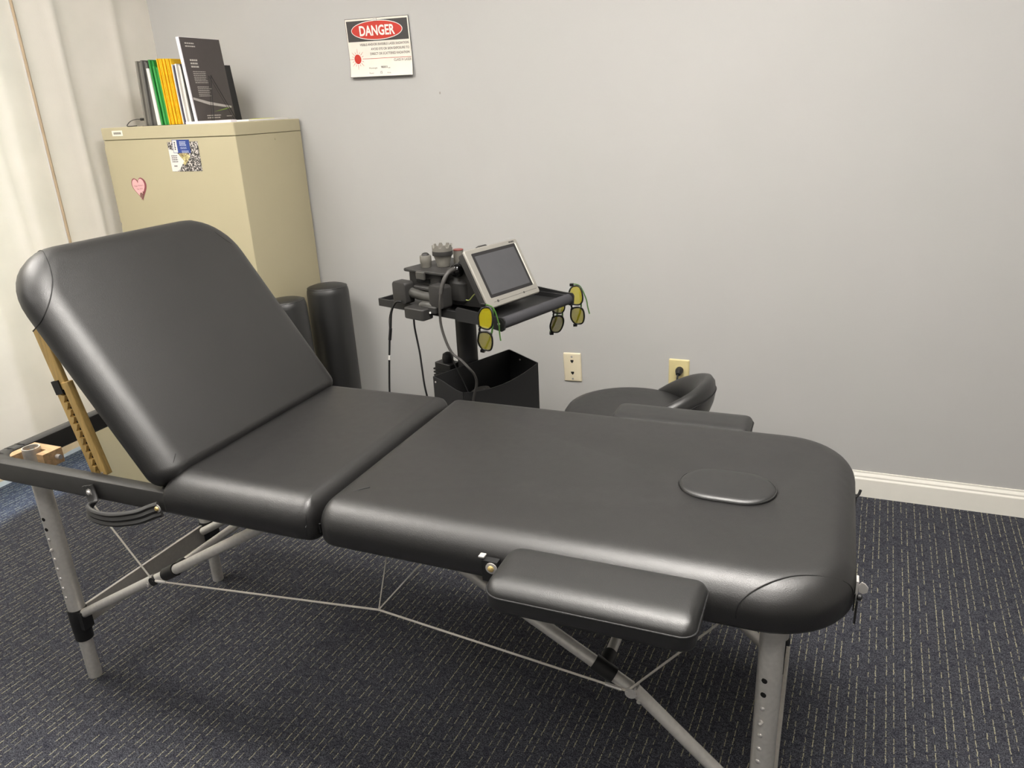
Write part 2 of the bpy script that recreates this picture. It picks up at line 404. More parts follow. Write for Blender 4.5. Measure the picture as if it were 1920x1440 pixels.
# head frame rail: U of padded wood
def ushape(i, z):
    o_ = rrect(-1.748+i, -1.20, Y0+i, Y1-i, [.001, .075-i, .06-i, .001], 8)
    o_ = o_[9:27]
    inn = rrect(-1.748+.034-i, -1.20, Y0+.034-i, Y1-.034+i, [.001, .04+i, .035+i, .001], 8)[9:27]
    pts = [(-1.186, Y1-i-.003)] + o_ + [(-1.186, Y0+i+.003)] + [(-1.186, Y0+.034-i)] + list(reversed(inn)) + [(-1.186, Y1-.034+i)]
    return [(x, y, z) for x, y in pts]
rl = MB(); rl.loops([ushape(.004, .598), ushape(0, .603), ushape(0, .639), ushape(.0015, .643), ushape(.006, .6455)])
# ngon caps of a U: fine, planar
rail = obj('frame_rail', rl, m_leatherR, T, 35)
random.seed(3)
for y, a in ((-1.640, .1), (-1.615, .12), (-1.590, .2)):
    obj('vinyl_fold', MB().tube([(-1.744, y, .6445), (-1.730, y+.004*a, .6468), (-1.716, y+.02*a, .6455)], [.001, .0024, .001], 6), m_leatherR, rail)
# wooden corner blocks
def corner_block(ys):
    b = MB(); yl = -1.6 if ys < 0 else -1.15; s_ = 1 if ys < 0 else -1
    out = [(-1.712, yl-.042), (-1.712, yl+.036), (-1.622, yl+.036), (-1.622, yl-.012), (-1.644, yl-.012), (-1.644, yl+.013), (-1.690, yl+.013), (-1.690, yl-.042)]
    if s_ < 0: out = [(x, 2*yl-y) for x, y in reversed(out)]
    b.prism(out, .606, .642); return b
for q in (-1, 1):
    k = obj('corner_block', corner_block(q), m_woodp, T, 20)
    yl = -1.6 if q < 0 else -1.15
    obj('bolt', MB().tube([(-1.61, yl+.02, .625), (-1.624, yl+.02, .625)], .006, 10), m_steel, k)
# legs
def leg(x, y, s):
    ztop = .650 if x < -1 else .598
    b = MB(); b.loops([[(x+r_*math.cos(2*PI*k/20), y+r_*math.sin(2*PI*k/20), z) for k in range(20)] for r_, z in ((.0195, .205), (.0195, ztop), (.0165, ztop), (.0165, .30))], cap0=True, cap1=True)
    lg = obj('leg', b, m_alu, T, 40)
    obj('foot_tube', MB().tube([(x, y, .0), (x, y, .215)], .0162, 20), m_alu, lg)
    c = MB(); c.lathe([(.0205, .118), (.0215, .120), (.0215, .142), (.0225, .144), (.0225, .204), (.0215, .208)], 20, Matrix.Translation((x, y, 0)))
    c.box(x-.012 if s > 0 else x-.03, x+.03 if s > 0 else x+.012, y-.014, y+.014, .155, .205)
    obj('collar', c, m_blackp, lg)
    for i in range(9):
        z = .47 - .0275*i; ang = math.radians(-84 if x < -1 else -108); dx, dy = math.cos(ang), math.sin(ang)
        if i < 2: obj('hole', MB().tube([(x+dx*.0185, y+dy*.0185, z), (x+dx*.0199, y+dy*.0199, z)], .0048, 10), m_hole, lg)
        else:
            obj('button', MB().lathe([(.0045, -.001), (.0042, .0008), (.003, .002 if i != 3 else .006), (.0008, .0024 if i != 3 else .0075)], 10, align_z((x+dx*.0193, y+dy*.0193, z), (x+dx, y+dy, z))), m_steel, lg)
    return lg
for x, s in ((-1.675, 1), (-.034, -1)):
    for y in (-1.6, -1.15): leg(x, y, s)
    px = x if x < -1 else x+.020
    obj('cross_plate', MB().slab(px-.004, px+.004, -1.578, -1.172, .148, .203, .001, .0008), m_alud, T)
# folding braces
def brace(xa, za, xj, zj, xb, zb, y):
    s_ = 1 if xb > xa else -1
    o_ = obj('brace', MB().tube([(xa, y, za), (xj-s_*.004, y, zj)], .0115, 16), m_alu, T)
    o2 = obj('brace', MB().tube([(xj+s_*.002, y, zj+.001), (xb, y, zb)], .0115, 16), m_alu, T)
    q = Vector((xb-xj, 0, zb-zj)).normalized()
    p0 = Vector((xj, y, zj)) + q*.038; p1 = p0 + q*.042
    obj('sleeve', MB().tube([p0, p1], .0148, 16), m_blackp, o2)
    c = MB(); c.tube([(xj, y-.014, zj), (xj, y-.004, zj)], .0105, 14); obj('pivot', c, m_blackp if xa < -1 else m_steel, o2)
    obj('bolt', MB().tube([(xa+(xj-xa)*.93, y-.0125, za+(zj-za)*.93-.003), (xa+(xj-xa)*.93, y-.010, za+(zj-za)*.93-.003)], .0042, 10), m_steel, o_)
    return (p0+p1)/2
yb = (-1.6, -1.19)
for y in yb:
    cl = brace(-1.652, .197, -1.366, .360, -.97, .590, y)
    cr = brace(-.055, .197, -.256, .376, -.630, .590, y)
    if y == yb[0]: c0 = (cl, cr)
for a, b, nm in ((c0[0], cl, 0), (c0[1], cr, 1)):
    ct = obj('cross_tube', MB().tube([a + Vector((0, .03, 0)), b - Vector((0, .03, 0))], .0098, 14), m_alu, T)
    for e0, e1 in ((a, a+Vector((0, .04, 0))), (b, b-Vector((0, .04, 0)))):
        obj('connector', MB().tube([e0, e1], .0135, 14), m_blackp, ct)
# tension cable on the near side
yc = -1.6
J1, J2, CN = (-1.364, yc-.012, .363), (-.262, yc-.012, .379), (-.767, yc, .418)
cb_ = obj('cable', MB().tube([(-1.562, yc, .592), J1], .0021, 8), m_cable, T)
obj('cable', MB().tube([J1, CN], .0021, 8), m_cable, T); obj('cable', MB().tube([CN, J2], .0021, 8), m_cable, T)
obj('cable', MB().tube([J2, (-.080, yc, .592)], .0021, 8), m_cable, T)
obj('cable', MB().tube([CN, (-.722, yc, .592)], .0013, 8), m_cable, T); obj('cable', MB().tube([CN, (-.622, yc, .592)], .0013, 8), m_cable, T)
for j, q in ((J1, -1), (J2, 1)):
    j = Vector(j); cpt = Vector(CN)
    obj('ferrule', MB().tube([j + (cpt-j).normalized()*.01, j + (cpt-j).normalized()*.04], .0036, 8), m_steel, cb_)
# strap handle on the near rail
hb = [(-1.397, .620), (-1.209, .614)]
strap_pts = arc([(-1.402, Y0-.004, .634), (-1.397, Y0-.005, .618), (-1.385, Y0-.012, .598), (-1.376, Y0-.034, .593), (-1.345, Y0-.040, .588), (-1.30, Y0-.036, .588), (-1.25, Y0-.022, .596), (-1.222, Y0-.009, .606), (-1.206, Y0-.004, .611)], 6)
sb = MB(); L = []
for i, p in enumerate(strap_pts):
    t_ = (strap_pts[min(i+1, len(strap_pts)-1)] - strap_pts[max(i-1, 0)]).normalized()
    nrm = Vector((0, -1, 0)); wv = nrm.cross(t_).normalized(); nn = t_.cross(wv).normalized()
    ww = .0165
    cs_ = [(-1, 0), (-.97, .0028), (-.66, .0058), (-.36, .0022), (0, .0058), (.36, .0022), (.66, .0058), (.97, .0028), (1, 0), (.9, -.002), (-.9, -.002)]
    L.append([p + wv*ww*a_ + nn*b_*1.0 for a_, b_ in cs_])
sb.loops(L)
hd = obj('strap_handle', sb, m_leatherR, T, 50)
for (bx, bz), mt in zip(hb, (m_steel, m_brass)):
    obj('washer', MB().lathe([(.0085, 0), (.0085, .0012), (.0045, .0016)], 16, align_z((bx, Y0-.008, bz), (bx, Y0-1, bz))), m_steel, hd)
    obj('bolt', MB().lathe([(.0052, .001), (.0050, .003), (.0035, .0048), (.0008, .0052)], 14, align_z((bx, Y0-.008, bz), (bx, Y0-1, bz))), mt, hd)
# notched wooden support struts
def strut(y):
    a = Vector((-1.425, y, .628)); b = Vector((-1.500, y, .935)); d = (b-a).normalized(); wv = Vector((0, 1, 0)); nv = wv.cross(d).normalized()
    m = Matrix((nv, wv, d)).transposed().to_4x4(); m.translation = a      # local x: across, y: depth, z: along
    st = obj('support_strut', MB().slab(.002, .022, -.007, .008, 0, .215, .002, .001, m=m), m_wood, T, 30)
    n = 11; pts = [(-.024, 0)]; z = .012; pts += [(-.010, 0), (-.010, .012)]
    for i in range(n):
        pts += [(-.0035, z+.010), (-.0135, z+.0125), (-.0135, z+.0145)]; z += .0165
        pts += [(-.010, z)]
    pts += [(-.010, .215), (-.024, .215)]
    nb = MB(); nb.loops([[(px, yy, pz) for px, pz in pts] for yy in (.008, -.007)], m)
    obj('notched_slat', nb, m_wood, st, 20)
    obj('backing', MB().box(-.015, .006, .001, .007, .002, .212, m=m), m_hole, st)  # near-black strip: the shaded gap between the slats, put in as colour
    bk_ = MB(); bk_.box(-.0255, -.003, -.0085, .0095, .192, .222, m=m); obj('bracket', bk_, m_blackp, st)
    obj('upper_bar', MB().slab(-.018, .012, -.005, .006, .20, .335, .002, .001, m=m), m_wood, st, 30)
    obj('rivet', MB().tube([m @ Vector((.010, -.009, .006)), m @ Vector((.010, -.0068, .006))], .003, 8), m_steel, st)
strut(-1.622); strut(-1.128)
# armrests
def armrest(y0, y1, zt, sgn):
    ca = Cushion(*((-.432, -.123) if sgn < 0 else (-.450, -.135)), y0, y1, [.022, .03, .03, .022], zt-.046, zt, .040, .020, (.5, .5, 1, 1), n=8)
    ar = obj('armrest', ca.mb, m_leather2, T, 50)
    lp = [Vector((x, y, zt-.020)) for x, y in rrect(*((-.4325, -.1225) if sgn < 0 else (-.4505, -.1345)), y0-.0005, y1+.0005, [.022, .03, .03, .022], 8)]
    obj('piping', MB().tube(lp + [lp[0]], .0018, 8), m_thread, ar)
    yi = (Y0-.002) if sgn < 0 else (Y1+.002); yo = (y0+y1)/2
    for x in (-.474, -.17):
        obj('bracket', MB().box(x-.014, x+.014, min(yi, yi+sgn*.013), max(yi, yi+sgn*.013), .606, .645 if x < -.3 else .628), m_blackp, ar)
    for x in (-.43, -.17): obj('support_bar', MB().box(x-.010, x+.010, min(yi-sgn*.002, yo), max(yi-sgn*.002, yo), zt-.055, zt-.0455), m_blackp, ar)
    obj('washer', MB().lathe([(.010, 0), (.010, .002), (.006, .0025)], 16, align_z((-.470, yi+sgn*.014, .634), (-.470, yi+sgn, .634))), m_steel, ar)
    obj('bolt', MB().lathe([(.0055, .001), (.0055, .004), (.0035, .0062), (.0008, .0066)], 14, align_z((-.470, yi+sgn*.014, .634), (-.470, yi+sgn, .634))), m_brass, ar)
    obj('pull_tab', MB().box(-.494, -.484, min(yi, yi+sgn*.012), max(yi, yi+sgn*.012), .6482, .6505), m_steel, ar)
    return ar
armrest(-1.812, -1.684, .692, -1)
armrest(-1.068, -.950, .655, 1)
# latches on the foot end
lt = obj('latch', MB().box(.0765, .0800, -1.566, -1.548, .612, .646), m_steel, T)
out = [(0, .011), (.005, .009), (.010, .003), (.009, -.005), (.003, -.009), (-.003, -.006), (-.004, .005)]
obj('latch_plate', MB().prism(out, -.001, .001, Matrix.Translation((.084, -1.562, .633)) @ Matrix.Rotation(PI/2, 4, 'X')), m_alu, lt)
obj('knob', MB().lathe([(.003, 0), (.005, .002), (.005, .006), (.002, .008)], 12, align_z((.079, -1.566, .620), (1, -1.566, .620))), m_blackp, lt)
obj('strap', MB().box(.0785, .0815, -1.572, -1.564, .575, .616), m_blackp, lt)
lt = obj('latch', MB().box(.0765, .0805, -1.262, -1.250, .600, .632), m_blackp, T)
obj('hook', MB().tube([(.079, -1.256, .628), (.084, -1.252, .634), (.086, -1.250, .642)], .0025, 8), m_blackp, lt)

# ------------------------------------------------------------------ file cabinet and what stands on it
CX0, CX1, CY0, CY1, CZ = -2.648, -2.003, -.384, -.008, 1.327
FC = thing('file_cabinet', 'tall beige metal file cabinet in the corner by the curtain', 'cabinet', ((CX0+CX1)/2, (CY0+CY1)/2, 0))
obj('body', MB().slab(CX0, CX1, CY0, CY1, .0, CZ-.0465, .003, .001), m_cab, FC)
obj('joint', MB().box(CX0+.003, CX1-.003, CY0+.003, CY1-.003, CZ-.0475, CZ-.044), m_gap, FC)
obj('top_cap', MB().slab(CX0-.002, CX1+.002, CY0-.003, CY1, CZ-.045, CZ, .006, .002), m_cab, FC)
st = obj('label_sticker', MB().slab(-2.592, -2.538, CY0-.0038, CY0-.003, CZ-.031, CZ-.011, .0003, .0002), M('sticker_white', (232, 228, 214), .6), FC)
ink = MB()
for i in range(7): ink.box(-2.583+i*.0055, -2.583+i*.0055+.0042, CY0-.0041, CY0-.0037, CZ-.025, CZ-.017)
obj('print', ink, M('grey_ink', (120, 116, 108), .6), st)
obj('screw', MB().tube([(CX1+.0, -.17, CZ-.068), (CX1+.002, -.17, CZ-.068)], .004, 10), m_cab, FC)
for i in range(4):
    z0 = .06 + i*.302
    dr = obj('drawer', MB().slab(CX0-.018, CX0+.01, CY0+.012, CY1-.012, z0, z0+.292, .002, .001), m_cab, FC)
    obj('handle', MB().box(CX0-.03, CX0-.017, -.25, -.14, z0+.20, z0+.215), m_steel, dr)

lb = thing('low_box', 'low beige metal box on the carpet in front of the tall file cabinet', 'box', (-2.33, -.58, 0))
obj('body', MB().slab(-2.655, -2.02, -.72, -.42, 0, .245, .006, .002), m_cab, lb)
obj('lid', MB().slab(-2.657, -2.018, -.722, -.42,   .248, .270, .008, .002), m_cab, lb)

m_wpaper = M('white_paper', (226, 223, 218), .7, var=.02)
m_lav = M('magazine_white', (226, 222, 230), .4, var=.02)
def folder(name, label, cat, group, x, w_, h, dep, lean, mat, yf=-.335, tabs=None, sheets=3, curve=0., spread=0.):
    # upright pocket folder seen end on: thin leaves side by side, leaning by 'lean'
    t_ = thing(name, label, cat, (x, yf+dep/2, CZ), group=group)
    for k in range(sheets):
        b = MB(); x0 = x + w_*k/sheets; tt = w_/sheets*.86; hh = h*(1-.02*((k*37) % 3)); yo = .004*((k*29) % 3)
        L = []
        for i in range(9):
            s_ = i/8; dx = lean*s_*hh + curve*math.sin(PI*s_) + spread*(k/max(1, sheets-1)-.5)*s_
            L.append([(x0+dx, yf+yo, CZ+s_*hh), (x0+tt+dx, yf+yo, CZ+s_*hh), (x0+tt+dx, yf+dep, CZ+s_*hh), (x0+dx, yf+dep, CZ+s_*hh)])
        b.loops(L); obj('leaf', b, mat, t_, 30)
    return t_
m_gf = M('grey_card', (118, 115, 108), .7); m_gf2 = M('dark_grey_card', (96, 95, 92), .6)
m_grn = M('green_card', (38, 132, 58), .6); m_grn2 = M('light_green_card', (62, 158, 78), .6)
m_yel = M('yellow_card', (236, 188, 28), .6, var=.1, vs=60)
g_ = 'folders on the file cabinet'
folder('pocket_folder', 'grey pocket folder, outermost of the row on the cabinet', 'folder', g_, -2.472, .020, .228, .21, .055, m_gf, sheets=2)
folder('pocket_folder', 'wide dark grey folder between the grey one and the white sheet', 'folder', g_, -2.449, .030, .230, .22, .045, m_gf2, yf=-.33, sheets=3)
pp = thing('loose_paper', 'bent white sheet tucked between grey and green folders', 'paper', (-2.40, -.34, CZ))
b = MB(); L = []
for i in range(11):
    s_ = i/10; dx = -.003*s_ - .001
    L.append([(-2.404+dx, -.338, CZ+.2*s_), (-2.392+dx+.004*(1-s_), -.338, CZ+.2*s_), (-2.396+dx, -.16, CZ+.2*s_), (-2.402+dx, -.16, CZ+.2*s_)])
obj('sheet', b.loops(L), m_wpaper, pp)
folder('pocket_folder', 'dark green folder beside the bent white sheet', 'folder', g_, -2.388, .018, .229, .22, -.03, m_grn, sheets=2)
folder('pocket_folder', 'lighter green folder touching the yellow folders', 'folder', g_, -2.368, .016, .205, .22, -.035, m_grn2, yf=-.338, sheets=2)
for k in range(4):
    folder('pocket_folder', ['yellow folder next to the green ones', 'second yellow folder from the green ones', 'third yellow folder from the green ones', 'last yellow folder, next to the white booklets'][k], 'folder', g_, -2.349+.0168*k, .0162, .230-.001*k, .23, -.03, m_yel, yf=-.334+.002*(k % 2), sheets=4)
folder('booklet', 'thin white booklet beside the yellow folders', 'booklet', 'booklets on the file cabinet', -2.281, .007, .207, .20, -.03, m_wpaper, curve=-.001, sheets=2)
folder('booklet', 'booklet with a dark violet spine between two white ones', 'booklet', 'booklets on the file cabinet', -2.273, .007, .204, .20, -.03, M('violet_card', (52, 46, 68), .5), curve=-.001, sheets=1)
folder('booklet', 'thick white booklet with rounded pages next to the black folder', 'booklet', 'booklets on the file cabinet', -2.2655, .024, .208, .20, -.03, m_wpaper, curve=-.001, sheets=3)
folder('binder', 'black binder standing behind the dark brochure on the cabinet', 'binder', None, -2.2285, .016, .206, .245, -.09, m_black, yf=-.335, sheets=1)
slab_ = obj('black_slab', MB().slab(-2.478, -2.21, -.345, -.09, CZ, CZ+.0015, .004, .0004), m_blackp); tag(slab_, 'thin black slab under the row of folders on the cabinet', 'tray')  # thin black slab, reads as a dark line below the folders
# brochure on a wire easel
ang = math.radians(4.2); bm = Matrix.Translation((-2.181, -.264, CZ+.009)) @ Matrix.Rotation(math.radians(90), 4, 'Z') @ Matrix.Rotation(PI/2 - ang, 4, 'X') @ Matrix.Scale(1.20, 4, (1, 0, 0))
br = thing('brochure', 'tall dark brochure with white pages standing on a wire easel', 'brochure', (-2.19, -.268, CZ))
obj('pages', MB().slab(-.086, .082, .0, .284, -.012, -.001, .001, .0004, m=bm), m_lav, br)
m_bro = M('brochure_cover', (74, 68, 67), .4, var=.03)
cv = obj('cover', MB().slab(-.083, .083, .001, .283, -.0008, .0004, .001, .0002, m=bm), m_bro, br)
ink = MB()
def bars(mb, m, x, y, w_, lines, dy, h, d=.0006, rag=.3):
    for i in range(lines):
        ww = w_*(1 - rag*random.random()); xx = x
        while xx < x+ww:
            q = .004+.006*random.random(); mb.box(xx, min(xx+q, x+ww), y-i*dy, y-i*dy+h, 0, d, m=m); xx += q+.0014
bars(ink, bm, -.066, .262, .04, 2, .010, .004); bars(ink, bm, -.060, .205, .04, 3, .011, .0055)
bars(ink, bm, -.058, .168, .056, 7, .0062, .002, rag=.15); bars(ink, bm, -.054, .116, .058, 6, .0062, .002, rag=.2)
bars(ink, bm, -.040, .016, .060, 2, .008, .0034); bars(ink, bm, .045, .012, .034, 1, .008, .0026)
obj('print', ink, M('pale_ink', (190, 184, 178), .6), cv)
sw = MB(); sw.add([(-.082, .082, .0007), (-.082, .074, .0007), (-.02, .055, .0007), (.074, .042, .0007), (.076, .049, .0007), (-.02, .066, .0007)], [(0, 1, 2, 5), (5, 2, 3, 4)], bm)
obj('swoosh', sw, M('silver_ink', (178, 172, 168), .5), cv)
sw = MB(); sw.add([(-.01, .030, .0007), (.05, .038, .0007), (.078, .046, .0007), (.05, .042, .0007), (0, .032, .0007)], [(0, 1, 2, 3, 4)], bm)
obj('swoosh', sw, M('green_ink', (120, 148, 62), .5), cv)
ez = thing('wire_easel', 'thin black wire easel holding the dark brochure', 'easel', (-2.17, -.26, CZ))
for off, wdt in ((.016, .0014), (.006, .0008)):
    P = [bm @ Vector(p) for p in ((-.030 - (0 if off > 0 else .010), -.004, off), (-.002 - (0 if off > 0 else .012), .155, off*1.0+.001), (.074 - (0 if off > 0 else .02), -.004, off))]
    P[0].z = CZ+.0015; P[2].z = CZ+.0015
    obj('wire', MB().tube(P, wdt, 6), m_blackp, ez)
for px in (-.030, .074):
    a_ = bm @ Vector((px, -.004, .016)); b_ = bm @ Vector((px, -.004, .006)); a_.z = b_.z = CZ+.0015
    obj('wire', MB().tube([a_, b_], .0012, 6), m_blackp, ez)
# papers lying on the cabinet
def sheet(name, label, x0, x1, y0, y1, z, rot, mat, curl=0., cat='paper', th=.0012):
    return tag(obj(name, MB().slab(x0, x1, y0, y1, z, z+th, .002, .0004), mat), label, cat)
sheet('magazine', 'white magazine lying flat in front of the brochure easel', -2.225, -2.015, -.381, -.350, CZ+.0002, .0, m_lav, .0, 'magazine', .0085)
sheet('loose_paper', 'white sheets lying on the cabinet right of the easel', -2.13, -2.005, -.30, -.07, CZ+.0004, 0., m_wpaper, .002, 'paper', .006)
tag(obj('sticky_note', MB().slab(-2.085, -2.025, -.20, -.13, CZ+.0066, CZ+.0080, .0006, .0003, m=Matrix.Identity(4)), M('lime_note', (206, 206, 60), .7)), 'lime yellow sticky note on the white sheets beside the brochure', 'note')
cbl = thing('charging_cable', 'short black cable curling over the back corner of the cabinet', 'cable', (-2.50, -.30, CZ))
cp = obj('cord', MB().tube(arc([(-2.488, -.335, 1.352), (-2.505, -.338, 1.353), (-2.53, -.34, 1.349), (-2.548, -.341, 1.340), (-2.553, -.343, 1.3295), (-2.551, -.30, 1.3295)], 6), .0017, 6), M('grey_cord', (70, 68, 66), .6), cbl)
obj('plug', MB().tube([(-2.488, -.335, 1.352), (-2.474, -.333, 1.352)], .0048, 8), m_blackp, cbl)
# things held to the cabinet side by magnets
fy = CY0-.0005
def front(x, z, roll=0., d=.0): return Matrix.Translation((x, fy-d, z)) @ Matrix.Rotation(roll, 4, 'Y') @ Matrix.Rotation(PI/2, 4, 'X')
pc = thing('postcard', 'square black and white photo postcard under the blue magnet', 'postcard', (-2.254, fy, 1.215))
def postcard_mat():
    t = NT('postcard_print'); v = t.n('ShaderNodeTexVoronoi'); v.inputs['Scale'].default_value = 190.; t.l(t.obj(), v.inputs['Vector'])
    n = t.noise(75., 5, .75); k = t.math('ADD', t.math('MULTIPLY', v.outputs['Distance'], .7), t.math('MULTIPLY', n, .7))
    a = t.mix(t.ramp(k, .66, .92), lin((40, 36, 36)), lin((214, 208, 204)))
    sp = t.n('ShaderNodeSeparateXYZ'); t.l(t.obj(), sp.inputs[0])
    dd = t.math('ADD', t.math('ABSOLUTE', t.math('ADD', sp.outputs[0], .005)), t.math('ABSOLUTE', sp.outputs[2]))
    warm = t.math('MULTIPLY', t.math('LESS_THAN', dd, .032), .75)
    a = t.mix(warm, a, t.mix(t.ramp(n, .4, .6), lin((120, 84, 40)), lin((236, 226, 150))))
    t.l(a, t.b.inputs['Base Color']); t.b.inputs['Roughness'].default_value = .35; return t.m
m = front(-2.254, 1.215, math.radians(0)); obj('card', MB().slab(-.073, .073, -.053, .053, 0, .0006, .001, .0002, m=m), postcard_mat(), pc)
tri = MB(); tri.add([(-.0725, .028, .0008), (-.040, .022, .0008), (-.006, -.016, .0008), (-.034, -.046, .0008), (-.0555, -.0525, .0008), (-.0725, -.0525, .0008)], [(5, 4, 3, 2, 1, 0)][::1], m)
tri.f = [tuple(reversed(f)) for f in tri.f]
obj('white_field', tri, m_wpaper, pc); ink = MB(); bars(ink, m @ Matrix.Translation((0, 0, .0009)), -.064, .002, .03, 4, .007, .003, .0003); bars(ink, m @ Matrix.Translation((0, 0, .0009)), -.058, -.035, .02, 1, .007, .004, .0003)
obj('print', ink, M('dark_ink', (90, 84, 84), .6), pc)
bm_ = thing('magnet', 'blue business card magnet with a white strip on the postcard', 'magnet', (-2.262, fy, 1.252)); m = front(-2.261, 1.2515, math.radians(1.0), .0016)
obj('card', MB().slab(-.041, .041, -.0235, .0235, -.0006, .0006, .0008, .0002, m=m), M('royal_blue', (38, 66, 140), .4), bm_)
obj('strip', MB().box(-.039, -.019, -.022, .022, .0005, .0008, m=m), m_wpaper, bm_)
ink = MB(); mm = m @ Matrix.Translation((0, 0, .0006)); bars(ink, mm, -.006, .014, .034, 3, .0055, .003, .0003, .2); bars(ink, mm, -.004, -.004, .036, 2, .0045, .0016, .0003, .2); bars(ink, mm, .0, -.018, .034, 2, .005, .0026, .0003, .1)
obj('print', ink, M('white_ink', (196, 204, 226), .6), bm_)
ink = MB(); mm = m @ Matrix.Translation((-.033, .012, .0009)); [ink.box(.001, .007-.001*(i % 3), -.006*i, -.006*i+.004, 0, .0003, m=mm) for i in range(5)]
obj('emblem', ink, M('dark_blue_ink', (44, 46, 72), .6), bm_)
def heart(k):
    pts = []
    for i in range(40):
        a = 2*PI*i/40; x = 16*math.sin(a)**3; y = 13*math.cos(a)-5*math.cos(2*a)-2*math.cos(3*a)-math.cos(4*a)
        pts.append((x/16*.035*k, (y+2.5)/14.5*.042*k))
    return pts
hm = thing('heart_magnet', 'pink paper heart with a maroon rim stuck on the beige cabinet', 'magnet', (-2.512, fy, 1.10)); m = front(-2.512, 1.099, math.radians(-4))
m_mar = M('maroon_card', (142, 78, 84), .6); m_pink = M('pink_card', (236, 182, 184), .6)
obj('rim', MB().prism(heart(1.), 0, .0010, m), m_mar, hm)
obj('backing', MB().prism(heart(1.), 0, .0006, m @ Matrix.Translation((.005, -.003, -.0002))), m_mar, hm)
obj('face', MB().prism(heart(.90), .0008, .0014, m), m_pink, hm)
ink = MB(); text(ink, "Happy Mother's", .0078, .001, .010, m, .0016, sx=.95, align='CENTER'); text(ink, 'Day 2016', .0078, .002, -.002, m, .0016, align='CENTER'); obj('lettering', ink, m_mar, hm)
pr_ = MB(); pr_.prism([(.0085*math.cos(2*PI*i/16)+.004, .0105*math.sin(2*PI*i/16)-.024) for i in range(16)], .0012, .0018, m)
pr_.prism([(.014, -.018), (.017, -.016), (.019, -.010), (.017, -.010), (.0155, -.013), (.014, -.010), (.012, -.011)], .0012, .0018, m)
obj('print', pr_, M('brown_print', (128, 92, 84), .6), hm)

# ------------------------------------------------------------------ danger sign
sg = thing('danger_sign', 'white DANGER laser sign with a red oval pinned on the wall', 'sign', (-1.608, -.002, 1.56))
m = Matrix.Translation((-1.608, -.004, 1.560)) @ Matrix.Rotation(math.radians(1.0), 4, 'Y') @ Matrix.Rotation(PI/2, 4, 'X') @ Matrix(((1, -.05, 0, 0), (0, 1, 0, 0), (0, 0, 1, 0), (0, 0, 0, 1)))
W2, H2 = .134, .100
def zc(y): return .010*max(0, (-.02-y)/.08)**2
def slabcurl(x0, x1, y0, y1, d, th=.0006, n=8):
    b = MB(); L = []
    for i in range(n+1):
        y = y0+(y1-y0)*i/n; z = zc(y)+d; L.append([(x0, y, z), (x0, y, z+th), (x1, y, z+th), (x1, y, z)])
    return b.loops(L, m)
board = obj('board', slabcurl(-W2, W2, -H2, H2, -.001, .0012), M('sign_edge', (74, 70, 68), .5), sg)
obj('face', slabcurl(-W2+.0018, W2-.0018, -H2+.0018, H2-.0018, .0003), M('sign_white', (224, 219, 208), .45, var=.01), sg)
obj('header', slabcurl(-W2+.006, W2-.006, .022, H2-.008, .0009, .0004, 3), M('sign_black', (54, 51, 51), .5), sg)
ov = lambda a, b_, z: MB().prism([(a*math.cos(2*PI*i/48)-.002, .058+b_*math.sin(2*PI*i/48)) for i in range(48)], z, z+.0003, m)
obj('oval_rim', ov(.108, .0330, .0013), m_wpaper, sg); m_red = M('sign_red', (190, 44, 28), .5)
obj('oval', ov(.1055, .0305, .0017), m_red, sg)
tx = MB(); text(tx, 'DANGER', .046, -.002, .0415, m, .0023, .0013, .80, 'CENTER'); obj('lettering', tx, m_wpaper, sg)
tx = MB()
def tcurl(s, size, x, y, sx, bold=0.):
    text(tx, s, size, x, y, m, .0016, bold, sx, 'RIGHT', zc)
tcurl('VISIBLE AND/OR INVISIBLE LASER RADIATION', .0118, .126, .007, .86, .0001); tcurl('AVOID EYE OR SKIN EXPOSURE TO', .0118, .126, -.009, .86, .0001)
tcurl('DIRECT OR SCATTERED RADIATION', .0118, .126, -.025, .86, .0001); tcurl('CLASS IV LASER', .0118, .130, -.049, .9, .0001)
tcurl('Wavelength', .0075, -.015, -.072, 1.); tcurl('nm', .0075, .040, -.073, 1.); tcurl('Power', .0075, -.030, -.0895, 1.); tcurl('Watt', .0075, .042, -.090, 1.)
tcurl('980/810', .0105, .028, -.071, .8, .0002); tcurl('15', .0125, .006, -.090, .9, .0002)
tx.v = tx.v; obj('lettering', tx, M('sign_ink', (104, 94, 92), .6), sg)
sn = MB(); scx, scy = -.096, -.037
sn.prism([(scx+.0145*math.cos(2*PI*i/24), scy+.0165*math.sin(2*PI*i/24)) for i in range(24)], .0026, .0032, m)
for i in range(1, 16):
    a = 2*PI*i/16; ln = (.036, .027, .034, .027)[i % 4]; ca, sa = math.cos(a), math.sin(a); y = scy
    z0, z1 = zc(scy+.019*sa)+.0016, zc(scy+ln*sa)+.0016
    sn.add([(scx+ca*.019-sa*.0008, scy+sa*.019+ca*.0008, z0), (scx+ca*.019+sa*.0008, scy+sa*.019-ca*.0008, z0), (scx+ca*ln+sa*.0004, scy+sa*ln-ca*.0004, z1), (scx+ca*ln-sa*.0004, scy+sa*ln+ca*.0004, z1)], [(0, 1, 2, 3)], m)
sn.box(scx+.02, .130, scy-.0007, scy+.0007, zc(scy)+.001, zc(scy)+.0016, m=m)
obj('sunburst', sn, m_red, sg)
obj('hook', MB().box(-.010, .004, .088, .097, .0008, .004, m=m), m_steel, sg)
mk = MB(); mk.box(-1.377, -1.372, -.0006, 0, 1.388, 1.396); tag(obj('wall_scuff', mk, M('scuff', (150, 144, 138), .9)), 'tiny grey scuff on the wall right of the danger sign', 'mark')

